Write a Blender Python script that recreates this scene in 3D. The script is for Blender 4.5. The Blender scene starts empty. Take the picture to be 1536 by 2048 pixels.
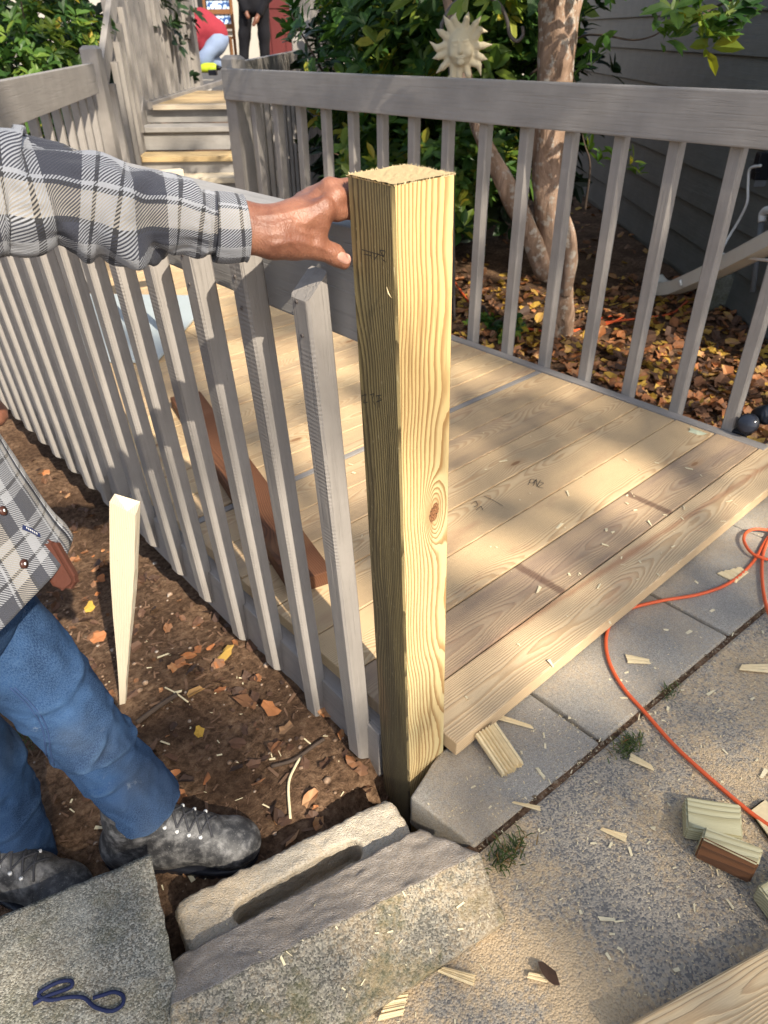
import bpy, bmesh, math, random
import numpy as np
from mathutils import Vector, Matrix, noise as mnoise
random.seed(7); rng = np.random.default_rng(7)
C = bpy.context.scene.collection
rad = math.radians
V = lambda *a: Vector(a if len(a) > 1 else a[0])

# ------------------------------------------------------------------ camera
PITCH, ROLL, YAW = .5931, -.0110, .8407
F = 1426.7
CAM = V(-.7753, -.6945, 1.1236)
fw_ = V(math.cos(PITCH)*math.cos(YAW), math.cos(PITCH)*math.sin(YAW), -math.sin(PITCH))
r0 = V(math.sin(YAW), -math.cos(YAW), 0); u0 = r0.cross(fw_)
RT = r0*math.cos(ROLL) + u0*math.sin(ROLL); UP = -r0*math.sin(ROLL) + u0*math.cos(ROLL)
HD = V(math.cos(YAW), math.sin(YAW), 0)
cd = bpy.data.cameras.new('camera'); cam = bpy.data.objects.new('camera', cd); C.objects.link(cam)
m = Matrix((RT, UP, -fw_)).transposed().to_4x4(); m.translation = CAM; cam.matrix_world = m
cd.sensor_fit = 'VERTICAL'; cd.sensor_height = 24; cd.sensor_width = 18; cd.lens = 24*F/2048
cd.clip_start = .02; cd.clip_end = 500
cd.dof.use_dof = True; cd.dof.focus_distance = 1.02; cd.dof.aperture_fstop = 6.8
sc = bpy.context.scene; sc.camera = cam

def ray(u, v): return RT*((u-768)/F) - UP*((v-1024)/F) + fw_
def at(u, v, d): return CAM + ray(u, v)*d                     # point at a depth along the view axis
def onz(u, v, z): r = ray(u, v); return CAM + r*((z-CAM.z)/r.z)
def onpl(u, v, n, c): n = V(n); r = ray(u, v); return CAM + r*((c-n.dot(CAM))/n.dot(r))
def fwd(u, v, D): return onpl(u, v, HD, HD.dot(CAM)+D)        # point at a horizontal distance

# ------------------------------------------------------------------ light
SUN_EL = rad(40); SH = V(-.19, -.982, 0).normalized()
L = V(SH.x*math.cos(SUN_EL), SH.y*math.cos(SUN_EL), math.sin(SUN_EL))   # towards the sun
w = bpy.data.worlds.new('World'); sc.world = w; w.use_nodes = True
nt = w.node_tree; nt.nodes.clear()
sky = nt.nodes.new('ShaderNodeTexSky'); sky.sky_type = 'NISHITA'; sky.sun_disc = False
sky.sun_elevation = SUN_EL; sky.sun_rotation = math.atan2(SH.x, SH.y); sky.air_density = 1.0; sky.dust_density = 2.0; sky.ozone_density = 1.0
bg = nt.nodes.new('ShaderNodeBackground'); bg.inputs[1].default_value = .13
wo = nt.nodes.new('ShaderNodeOutputWorld')
hs = nt.nodes.new('ShaderNodeHueSaturation'); hs.inputs['Saturation'].default_value = .8
nt.links.new(sky.outputs[0], hs.inputs['Color']); nt.links.new(hs.outputs[0], bg.inputs[0]); nt.links.new(bg.outputs[0], wo.inputs[0])
sl = bpy.data.lights.new('sun', 'SUN'); sl.energy = 4.7; sl.angle = rad(.53); sl.color = (1, .9, .74)
so = bpy.data.objects.new('sun', sl); C.objects.link(so); so.rotation_euler = L.to_track_quat('Z', 'Y').to_euler()
so.location = (0, -4, 8)
sc.view_settings.view_transform = 'Standard'; sc.view_settings.look = 'None'
sc.view_settings.exposure = .95; sc.view_settings.gamma = 1; sc.view_settings.use_curve_mapping = False
sc.cycles.max_bounces = 8; sc.cycles.use_denoising = True

# ------------------------------------------------------------------ material helpers
class NT:
    def __init__(s, name):
        s.m = bpy.data.materials.new(name); s.m.use_nodes = True; s.t = s.m.node_tree; s.t.nodes.clear()
        s.out = s.t.nodes.new('ShaderNodeOutputMaterial'); s.b = s.t.nodes.new('ShaderNodeBsdfPrincipled')
        s.t.links.new(s.b.outputs[0], s.out.inputs[0])
    def N(s, typ, ins=None, **kw):
        n = s.t.nodes.new('ShaderNode'+typ)
        for k, v in kw.items(): setattr(n, k, v)
        for k, v in (ins or {}).items(): s.set(n.inputs[k], v)
        return n
    def set(s, inp, v):
        if isinstance(v, bpy.types.NodeSocket): s.t.links.new(v, inp)
        elif isinstance(v, bpy.types.Node): s.t.links.new(v.outputs[0], inp)
        else:
            if isinstance(v, (tuple, list)) and len(v) == 3 and inp.type == 'RGBA': v = (*v, 1)
            inp.default_value = v
    def mth(s, op, a, b=0., c=0., clamp=False):
        n = s.t.nodes.new('ShaderNodeMath'); n.operation = op; n.use_clamp = clamp
        s.set(n.inputs[0], a); s.set(n.inputs[1], b); s.set(n.inputs[2], c); return n.outputs[0]
    def obj(s): return s.N('TexCoord').outputs['Object']
    def uv(s): return s.N('TexCoord').outputs['UV']
    def pos(s): return s.N('NewGeometry').outputs['Position']
    def xyz(s, v):
        n = s.N('SeparateXYZ', {0: v}); return n.outputs[0], n.outputs[1], n.outputs[2]
    def vec(s, x, y, z): return s.N('CombineXYZ', {0: x, 1: y, 2: z}).outputs[0]
    def vadd(s, a, b): return s.N('VectorMath', {0: a, 1: b}, operation='ADD').outputs[0]
    def vmul(s, a, b): return s.N('VectorMath', {0: a, 1: b}, operation='MULTIPLY').outputs[0]
    def noise(s, v, scale, det=4, rough=.55, dist=0):
        return s.N('TexNoise', {'Vector': v, 'Scale': scale, 'Detail': det, 'Roughness': rough, 'Distortion': dist}).outputs[0]
    def vor(s, v, scale, out='Distance', feature='F1', rnd=1.):
        n = s.N('TexVoronoi', {'Vector': v, 'Scale': scale, 'Randomness': rnd}, feature=feature); return n.outputs[out]
    def ss(s, x, a, b):                                        # smoothstep a..b -> 0..1
        n = s.N('MapRange', {'Value': x, 'From Min': a, 'From Max': b}); n.interpolation_type = 'SMOOTHSTEP'; return n.outputs[0]
    def ramp(s, x, stops, interp='LINEAR'):
        n = s.N('ValToRGB', {0: x}); e = n.color_ramp; e.interpolation = interp
        while len(e.elements) < len(stops): e.elements.new(.5)
        for el, (p, c) in zip(e.elements, stops): el.position = p; el.color = (*c, 1)
        return n.outputs[0]
    def mix(s, f, a, b, mode='MIX'):
        n = s.N('Mix', data_type='RGBA', blend_type=mode); s.set(n.inputs[0], f); s.set(n.inputs[6], a); s.set(n.inputs[7], b); return n.outputs[2]
    def attr(s, name, typ='OBJECT', out='Fac'): return s.N('Attribute', attribute_name=name, attribute_type=typ).outputs[out]
    def rnd(s): return s.N('ObjectInfo').outputs['Random']
    def bump(s, h, dist=.002, st=.6, n=None):
        b = s.N('Bump', {'Height': h, 'Strength': st, 'Distance': dist})
        if n is not None: s.set(b.inputs['Normal'], n)
        return b.outputs[0]
    def done(s, col, rough=.7, normal=None, spec=.3, **kw):
        s.set(s.b.inputs['Base Color'], col); s.set(s.b.inputs['Roughness'], rough); s.set(s.b.inputs['Specular IOR Level'], spec)
        if normal is not None: s.set(s.b.inputs['Normal'], normal)
        for k, v in kw.items(): s.set(s.b.inputs[k.replace('_', ' ')], v)
        return s.m

def mat_plain(name, col, rough=.6, var=.15, scale=30, bump=.0005, **kw):
    t = NT(name); o = t.obj(); n = t.noise(o, scale)
    c = t.mix(n, tuple(x*(1-var) for x in col), tuple(min(1, x*(1+var)) for x in col))
    return t.done(c, rough, t.bump(n, bump), **kw)

def mat_paint(name, col, worn=.5, saw=0.):
    """grey deck paint over wood; grain runs along local z"""
    t = NT(name); o = t.obj(); r = t.rnd(); o = t.vadd(o, t.vec(t.mth('MULTIPLY', r, 7.), t.mth('MULTIPLY', r, 3.1), t.mth('MULTIPLY', r, 11.)))
    g = t.noise(t.vmul(o, (90, 90, 3)), 1., 5, .6, .6)
    n = t.noise(o, 9., 5, .6)
    c = t.mix(t.ss(n, .3, .75), tuple(x*.9 for x in col), tuple(x*1.08 for x in col))
    c = t.mix(t.mth('MULTIPLY', t.ss(g, .52, .62), .16), c, tuple(x*.55 for x in col))
    pk = t.mth('MULTIPLY', t.ss(t.noise(t.vmul(o, (60, 60, 12)), 1., 6, .7), .69, .73), worn)
    c = t.mix(pk, c, (.13, .105, .085))
    h = t.mth('ADD', t.mth('MULTIPLY', g, .7), t.mth('MULTIPLY', n, .5))
    if saw:
        z = t.xyz(o)[2]; sw = t.mth('SINE', t.mth('MULTIPLY', t.mth('ADD', z, t.mth('MULTIPLY', n, .01)), 900.))
        h = t.mth('ADD', h, t.mth('MULTIPLY', sw, t.mth('MULTIPLY', t.ss(t.noise(o, 14., 3), .35, .65), saw)))
    gl = t.noise(t.vmul(o, (140, 140, 5)), 1., 4, .6, .8); h = t.mth('ADD', h, t.mth('MULTIPLY', t.ss(gl, .5, .72), -.5))
    return t.done(c, .55, t.bump(h, .0022, .75), .35)

def mat_pine(name, early, late, ax='x', scale=330., weath=(.27, .22, .17), knots=True, bands=(), streak=None):
    """flat sawn boards: growth rings cut lengthwise, knots, per-board weathering from the piece's own 'wear' value"""
    t = NT(name); o = t.obj(); r = t.rnd()
    x, y, z = t.xyz(o)
    if ax == 'z': x, z = z, x
    x = t.mth('ADD', x, t.mth('MULTIPLY', r, 37.))
    cx = t.vec(x, t.mth('MULTIPLY', r, 50.), 0.)
    lf = t.noise(t.vmul(cx, (1.1, 1, 1)), 1., 2, .4); lf2 = t.noise(t.vadd(t.vmul(cx, (1.6, 1, 1)), (9, 9, 9)), 1., 2, .4)
    hf = t.noise(t.vec(t.mth('MULTIPLY', x, 7.), t.mth('MULTIPLY', y, 40.), r), 1., 4, .55)
    yy = t.mth('ADD', t.mth('ADD', y, t.mth('MULTIPLY', t.mth('SUBTRACT', r, .5), .1)), t.mth('MULTIPLY', t.mth('SUBTRACT', lf, .5), .09))
    zz = t.mth('ADD', t.mth('ADD', z, .045), t.mth('MULTIPLY', t.mth('SUBTRACT', lf2, .5), .075))
    rr = t.mth('SQRT', t.mth('ADD', t.mth('MULTIPLY', yy, yy), t.mth('MULTIPLY', zz, zz)))
    rr = t.mth('ADD', rr, t.mth('MULTIPLY', hf, .004))
    kv = t.vec(t.mth('MULTIPLY', x, 2.3), t.mth('MULTIPLY', t.mth('ADD', y, r), 7.), r)
    kd = t.vor(kv, 1., rnd=.9)
    if knots: rr = t.mth('ADD', rr, t.mth('MULTIPLY', t.mth('SUBTRACT', 1., t.ss(kd, .0, .35)), .016))
    fr = t.mth('FRACT', t.mth('MULTIPLY', rr, scale))
    ring = t.mth('MULTIPLY', t.ss(fr, .25, .85), t.mth('SUBTRACT', 1., t.ss(fr, .9, 1.)))
    col = t.mix(t.mth('MULTIPLY', ring, .62), early, late)
    wear = t.attr('wear')
    st = t.ss(t.noise(t.vec(t.mth('MULTIPLY', x, 2.), t.mth('MULTIPLY', y, 16.), t.mth('MULTIPLY', r, 20.)), 1., 5, .62), .38, .72)
    col = t.mix(t.mth('MULTIPLY', wear, t.mth('ADD', .35, t.mth('MULTIPLY', st, .65))), col, weath)
    blot = t.ss(t.noise(t.vec(t.mth('MULTIPLY', x, 3.), t.mth('MULTIPLY', y, 9.), t.mth('MULTIPLY', r, 5.)), 1., 4, .6), .58, .75)
    col = t.mix(t.mth('MULTIPLY', blot, .5), col, (.40, .235, .15))
    tint = t.mix(t.mth('FRACT', t.mth('MULTIPLY', r, 13.7)), (.90, .84, .80), (1.06, 1.03, .98)); col = t.mix(1., col, tint, 'MULTIPLY')
    if knots:
        kn = t.mth('SUBTRACT', 1., t.ss(kd, .035, .065)); col = t.mix(t.mth('MULTIPLY', kn, .85), col, (.17, .075, .035))
        halo = t.mth('SUBTRACT', 1., t.ss(kd, .06, .16)); col = t.mix(t.mth('MULTIPLY', halo, .3), col, (.40, .22, .10))
    pp = t.xyz(t.pos())
    for bx, slant in bands:
        q = t.mth('ABSOLUTE', t.mth('SUBTRACT', t.mth('ADD', pp[0], t.mth('MULTIPLY', pp[1], slant)), bx)); nz_ = t.noise(t.pos(), 55., 4, .6)
        col = t.mix(t.mth('MULTIPLY', t.mth('SUBTRACT', 1., t.ss(t.mth('ADD', q, t.mth('MULTIPLY', nz_, .012)), .012, .024)), .75), col, (.105, .055, .04))
    if streak:
        x0, y0, x1, y1, wd = streak; sl = (y1-y0)/(x1-x0); q = t.mth('ABSOLUTE', t.mth('SUBTRACT', t.mth('SUBTRACT', pp[1], y0), t.mth('MULTIPLY', t.mth('SUBTRACT', pp[0], x0), sl))); nz_ = t.noise(t.vmul(t.pos(), (14, 60, 1)), 1., 4, .65)
        col = t.mix(t.mth('MULTIPLY', t.mth('SUBTRACT', 1., t.ss(t.mth('ADD', q, t.mth('MULTIPLY', nz_, wd)), wd*.5, wd*1.4)), .6), col, (.34, .15, .075))
    sp = t.ss(t.noise(o, 160., 3, .6), .68, .76); col = t.mix(t.mth('MULTIPLY', sp, .35), col, (.14, .10, .07))
    fine = t.noise(t.vmul(t.vec(x, y, z), (25, 700, 700)), 1., 3, .6)
    col = t.mix(t.mth('MULTIPLY', fine, .22), col, tuple(c*.55 for c in late))
    return t.done(col, .72, t.bump(t.mth('ADD', ring, fine), .0009, .6), .25)

def mat_conc(name, base, dark, pale, agg=240., aggr=.5, dust=0., moss=0., relief=.0016):
    t = NT(name); o = t.pos()
    d1 = t.vor(o, agg); c1 = t.vor(o, agg, 'Color'); cs = t.xyz(c1)[0]
    c = t.ramp(cs, [(0, dark), (.30, dark), (.42, base), (.66, base), (.85, pale), (1, tuple(x*.8 for x in pale))])
    n = t.noise(o, 7., 6, .62); nf = t.noise(o, 320., 4, .6)
    c = t.mix(aggr, base, c)
    c = t.mix(t.ss(n, .3, .7), c, t.mix(.28, c, tuple(x*.55 for x in base)))
    c = t.mix(t.mth('MULTIPLY', t.ss(nf, .55, .7), .5), c, dark)
    c = t.mix(t.mth('MULTIPLY', t.ss(t.noise(o, 3.1, 5, .7), .55, .72), .4), c, pale)
    if moss:
        mm = t.mth('MULTIPLY', t.ss(t.noise(o, 13., 6, .7), .48, .64), moss); c = t.mix(mm, c, (.085, .085, .035))
    if dust:
        dn = t.noise(o, 4.5, 5, .6); dd = t.mth('MULTIPLY', t.ss(t.mth('ADD', t.mth('MULTIPLY', dn, .9), t.mth('MULTIPLY', t.noise(o, 130., 4, .7), .6)), .66, .86), dust)
        c = t.mix(dd, c, (.62, .44, .24))
    h = t.mth('ADD', t.mth('MULTIPLY', t.mth('SUBTRACT', 1., d1), 1.2), t.mth('ADD', nf, t.mth('MULTIPLY', n, 1.5)))
    return t.done(c, .88, t.bump(h, relief, .9), .2)

def mat_leaf(name, stops, trans=.35, rough=.45):
    t = NT(name); a = t.attr('tint', 'GEOMETRY', 'Fac'); col = t.ramp(a, stops)
    n = t.noise(t.obj(), 60., 3); col = t.mix(t.mth('MULTIPLY', n, .3), col, tuple(x*.5 for x in stops[0][1]))
    t.done(col, rough, None, .4)
    tr = t.N('BsdfTranslucent', {0: t.mix(1., col, (1.3, 1.35, .6), 'MULTIPLY')}); mx = t.N('MixShader', {0: trans, 1: t.b.outputs[0], 2: tr.outputs[0]})
    t.t.links.new(mx.outputs[0], t.out.inputs[0]); return t.m

# ------------------------------------------------------------------ object helpers
def link(o, parent=None, label=None, cat=None, group=None, kind=None):
    if o.name not in C.objects: C.objects.link(o)
    if parent is not None: o.parent = parent
    for k, v in (('label', label), ('category', cat), ('group', group), ('kind', kind)):
        if v: o[k] = v
    return o
def empty(name, loc, label, cat, group=None, rz=0):
    o = bpy.data.objects.new(name, None); o.location = loc; o.rotation_euler = (0, 0, rz); o.empty_display_size = .05
    return link(o, None, label, cat, group)
def rel(o, parent):      # keep world place while parenting to an Empty that only moves and turns
    bpy.context.view_layer.update(); o.parent = parent; o.matrix_parent_inverse = parent.matrix_world.inverted(); return o
def mesh(name, verts, faces, mat=None, smooth=False, uv=None, tint=None):
    me = bpy.data.meshes.new(name); me.from_pydata([tuple(v) for v in verts], [], [tuple(f) for f in faces])
    for mm in (mat if isinstance(mat, (list, tuple)) else [mat]):
        if mm: me.materials.append(mm)
    if smooth: me.polygons.foreach_set('use_smooth', [True]*len(me.polygons))
    if uv is not None:
        l = me.uv_layers.new(name='UVMap'); idx = np.zeros(len(me.loops), int); me.loops.foreach_get('vertex_index', idx)
        l.data.foreach_set('uv', np.asarray(uv, float)[idx].ravel())
    if tint is not None:
        a = me.attributes.new('tint', 'FLOAT', 'POINT'); a.data.foreach_set('value', np.asarray(tint, float))
    me.update(); return me
def bm_mesh(name, bm, mat, smooth=False):
    me = bpy.data.meshes.new(name); bmesh.ops.recalc_face_normals(bm, faces=bm.faces); bm.to_mesh(me); bm.free()
    for mm in (mat if isinstance(mat, (list, tuple)) else [mat]): me.materials.append(mm)
    if smooth: me.polygons.foreach_set('use_smooth', [True]*len(me.polygons))
    return me
def box_bm(sx, sy, sz, b=.003, seg=2, off=(0, 0, 0), bm=None):
    nb = bmesh.new(); bmesh.ops.create_cube(nb, size=1)
    for v in nb.verts: v.co = V(v.co.x*sx+off[0], v.co.y*sy+off[1], v.co.z*sz+off[2])
    if b: bmesh.ops.bevel(nb, geom=list(nb.edges), offset=b, segments=seg, profile=.6, affect='EDGES')
    if bm is None: return nb
    me = bpy.data.meshes.new('tmp'); nb.to_mesh(me); nb.free(); bm.from_mesh(me); bpy.data.meshes.remove(me); return bm
def obj(name, me, loc=(0, 0, 0), rot=(0, 0, 0), parent=None, **kw):
    o = bpy.data.objects.new(name, me); o.location = loc; o.rotation_euler = rot; return link(o, parent, **kw)
def frame(a, b, up=V(0, 0, 1)):        # matrix with local z along a->b, local y as near `up` as may be
    z = (b-a).normalized(); x = up.cross(z)
    if x.length < 1e-4: x = V(1, 0, 0).cross(z)
    x.normalize(); y = z.cross(x); mm = Matrix((x, y, z)).transposed().to_4x4(); mm.translation = a; return mm
def plank(name, a, b, wx, wy, mat, parent=None, up=V(0, 0, 1), bev=.003, **kw):
    """board from a to b; wx across, wy along `up`; grain along local z"""
    a, b = V(a), V(b); ln = (b-a).length
    me = bm_mesh(name, box_bm(wx, wy, ln, bev, 2, (0, 0, ln/2)), mat)
    o = bpy.data.objects.new(name, me); link(o, None, **kw); o.matrix_world = frame(a, b, up)
    if parent: rel(o, parent)
    return o
def catmull(P, n):
    P = np.asarray(P, float); k = len(P); out = []
    Q = np.vstack([2*P[0]-P[1], P, 2*P[-1]-P[-2]])
    for s in np.linspace(0, k-1-1e-9, n):
        i = int(s); t = s-i; p0, p1, p2, p3 = Q[i:i+4]
        out.append(.5*((2*p1)+(-p0+p2)*t+(2*p0-5*p1+4*p2-p3)*t*t+(-p0+3*p1-3*p2+p3)*t**3))
    return np.array(out)
def tube_data(pts, rs, seg=8, n=None, disp=None, cap=True, up=(0, 0, 1), squash=None):
    pts = np.asarray(pts, float); rs = np.asarray(rs, float) if np.ndim(rs) else np.full(len(pts), rs)
    if rs.ndim == 1: rs = np.stack([rs, rs], 1)
    if n: A = catmull(np.hstack([pts, rs]), n); pts, rs = A[:, :3], A[:, 3:]
    T = np.gradient(pts, axis=0); T /= np.linalg.norm(T, axis=1)[:, None]+1e-12
    s = np.concatenate([[0], np.cumsum(np.linalg.norm(np.diff(pts, axis=0), axis=1))])
    vs, fs, uv = [], [], []
    x = np.cross(np.asarray(up, float), T[0]); x = np.cross([1, 0, 0], T[0]) if np.linalg.norm(x) < 1e-3 else x
    for i in range(len(pts)):
        x = x-T[i]*(x@T[i]); x /= np.linalg.norm(x); y = np.cross(T[i], x)
        for j in range(seg):
            th = 2*math.pi*j/seg; d = disp(s[i], th, i/(len(pts)-1)) if disp else 0
            vs.append(pts[i]+x*math.cos(th)*(rs[i, 0]+d)+y*math.sin(th)*(rs[i, 1]+d)); uv.append((th/(2*math.pi)*2*math.pi*rs.mean(), s[i]))
    for i in range(len(pts)-1):
        for j in range(seg): k = (j+1) % seg; fs.append((i*seg+j, i*seg+k, (i+1)*seg+k, (i+1)*seg+j))
    if cap: fs.append(tuple(range(seg-1, -1, -1))); fs.append(tuple(range((len(pts)-1)*seg, len(pts)*seg)))
    return vs, fs, uv
def tube(name, pts, rs, mat, parent=None, seg=8, n=None, loc=None, disp=None, **kw):
    vs, fs, uv = tube_data([tuple(p) for p in pts], rs, seg, n, disp)
    o = obj(name, mesh(name, vs, fs, mat, True), parent=None, **kw)
    if parent: rel(o, parent)
    return o
# ---- signed distance bodies meshed with surface nets
def snet(f, lo, hi, h):
    lo = np.array(lo, float); hi = np.array(hi, float); n = np.ceil((hi-lo)/h).astype(int)+1
    ax = [lo[i]+h*np.arange(n[i]) for i in range(3)]
    P = np.stack(np.meshgrid(*ax, indexing='ij'), -1).astype(np.float32)
    D = np.empty(P.shape[:3], np.float32)
    for i in range(n[0]): D[i] = f(P[i])
    ins = D < 0
    cnt = np.zeros(n-1, int); acc = np.zeros((*(n-1), 3))
    corners = [(i, j, k) for i in (0, 1) for j in (0, 1) for k in (0, 1)]
    sl = lambda c: tuple(slice(c[i], n[i]-1+c[i]) for i in range(3))
    for a in corners:
        for d in range(3):
            if a[d] == 0:
                b = list(a); b[d] = 1; A = D[sl(a)]; B = D[sl(b)]; cr = (A < 0) != (B < 0)
                t = np.where(cr, A/np.where(cr, A-B, 1), 0); cnt += cr
                for q in range(3): acc[..., q] += cr*(a[q]+(t if q == d else 0))
    act = cnt > 0; idx = -np.ones(n-1, int); idx[act] = np.arange(act.sum()); cell = np.argwhere(act)
    vs = lo+h*(cell+acc[act]/cnt[act][:, None])
    fs = []
    for d in range(3):
        e, g = [(1, 2), (2, 0), (0, 1)][d]
        s0 = [slice(1, n[i]-1) for i in range(3)]; s0[d] = slice(0, n[d]-1); s1 = list(s0); s1[d] = slice(1, n[d])
        A = ins[tuple(s0)]; B = ins[tuple(s1)]; ch = np.argwhere(A != B); fl = A[tuple(ch.T)]
        base = ch+np.array([0 if i == d else 1 for i in range(3)])
        q = []
        for oe, og in ((-1, -1), (0, -1), (0, 0), (-1, 0)):
            c = base.copy(); c[:, e] += oe; c[:, g] += og; q.append(idx[tuple(c.T)])
        q = np.stack(q, 1); q[~fl] = q[~fl][:, ::-1]; fs.append(q)
    return vs, np.concatenate(fs)
def sd_cone(P, a, b, ra, rb):
    a = np.asarray(a, np.float32); b = np.asarray(b, np.float32); ab = b-a; t = np.clip(((P-a)@ab)/(ab@ab), 0, 1)
    return np.linalg.norm(P-a-t[..., None]*ab, axis=-1)-(ra+(rb-ra)*t)
def sd_ell(P, c, r, R=None):
    q = P-np.asarray(c, np.float32)
    if R is not None: q = q@np.asarray(R, np.float32)
    r = np.asarray(r, np.float32); k0 = np.linalg.norm(q/r, axis=-1); k1 = np.linalg.norm(q/(r*r), axis=-1)+1e-9
    return k0*(k0-1)/k1
def smin(a, b, k): h = np.clip(.5+.5*(b-a)/k, 0, 1); return b+(a-b)*h-k*h*(1-h)

# ------------------------------------------------------------------ materials
GREY = (.265, .243, .224)
M = {}
M['grey'] = mat_paint('grey_paint', GREY)
M['grey_saw'] = mat_paint('grey_paint_sawn', GREY, .5, .14)
M['grey_worn'] = mat_paint('grey_paint_worn', (.30, .285, .27), .9)
M['pine'] = mat_pine('pine_board', (.66, .515, .315), (.43, .275, .14), weath=(.24, .19, .155))
M['pinez'] = mat_pine('pine_lumber', (.60, .47, .27), (.36, .23, .10), 'z', 300.)
M['scrap'] = mat_pine('pine_offcut', (.55, .54, .36), (.27, .24, .12), 'x', 170., knots=False)
M['split'] = mat_plain('split_pine', (.70, .56, .33), .8, .2, 90, .001)
M['chip'] = mat_plain('wood_chip', (.72, .62, .40), .8, .2, 60)
M['stake'] = mat_pine('weathered_white_wood', (.66, .60, .49), (.5, .42, .3), 'z', 300., knots=False)
M['brown'] = mat_pine('dark_stained_board', (.30, .13, .055), (.10, .04, .02), 'x', 260., (.06, .035, .03), ) if False else mat_pine('dark_stained_board', (.17, .075, .036), (.06, .026, .015), 'z', 200., (.05, .03, .025))
M['paver'] = mat_conc('smooth_paver', (.40, .365, .31), (.20, .185, .165), (.52, .49, .43), 620., .55, .25)
M['patio'] = mat_conc('exposed_aggregate', (.37, .325, .26), (.15, .145, .14), (.52, .44, .33), 300., .85, .65)
M['block'] = mat_conc('cast_block', (.50, .44, .35), (.24, .20, .15), (.56, .52, .45), 480., .35, .3)
M['rough'] = mat_conc('rough_paver', (.245, .235, .195), (.10, .098, .085), (.46, .44, .37), 430., .85, .1, .3, .001)
M['rough2'] = mat_conc('mossy_rough_stone', (.25, .225, .18), (.09, .085, .07), (.45, .41, .32), 400., .85, .3, .6, .001)
M['skin'] = None
M['steel'] = mat_plain('dark_iron', (.10, .085, .08), .5, .2, 40, metallic=0.) if False else mat_plain('dark_iron', (.10, .085, .08), .5, .2, 40)
M['orange'] = mat_plain('orange_cord', (.62, .105, .035), .45, .1, 200)
M['white'] = mat_plain('white_plastic', (.72, .72, .70), .45, .06, 30)
M['black'] = mat_plain('black_plastic', (.012, .013, .018), .35, .2, 60)
M['galv'] = mat_plain('grey_pipe', (.16, .17, .18), .5, .15, 30)
M['ink'] = mat_plain('stamp_ink', (.06, .05, .038), .8)
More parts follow.
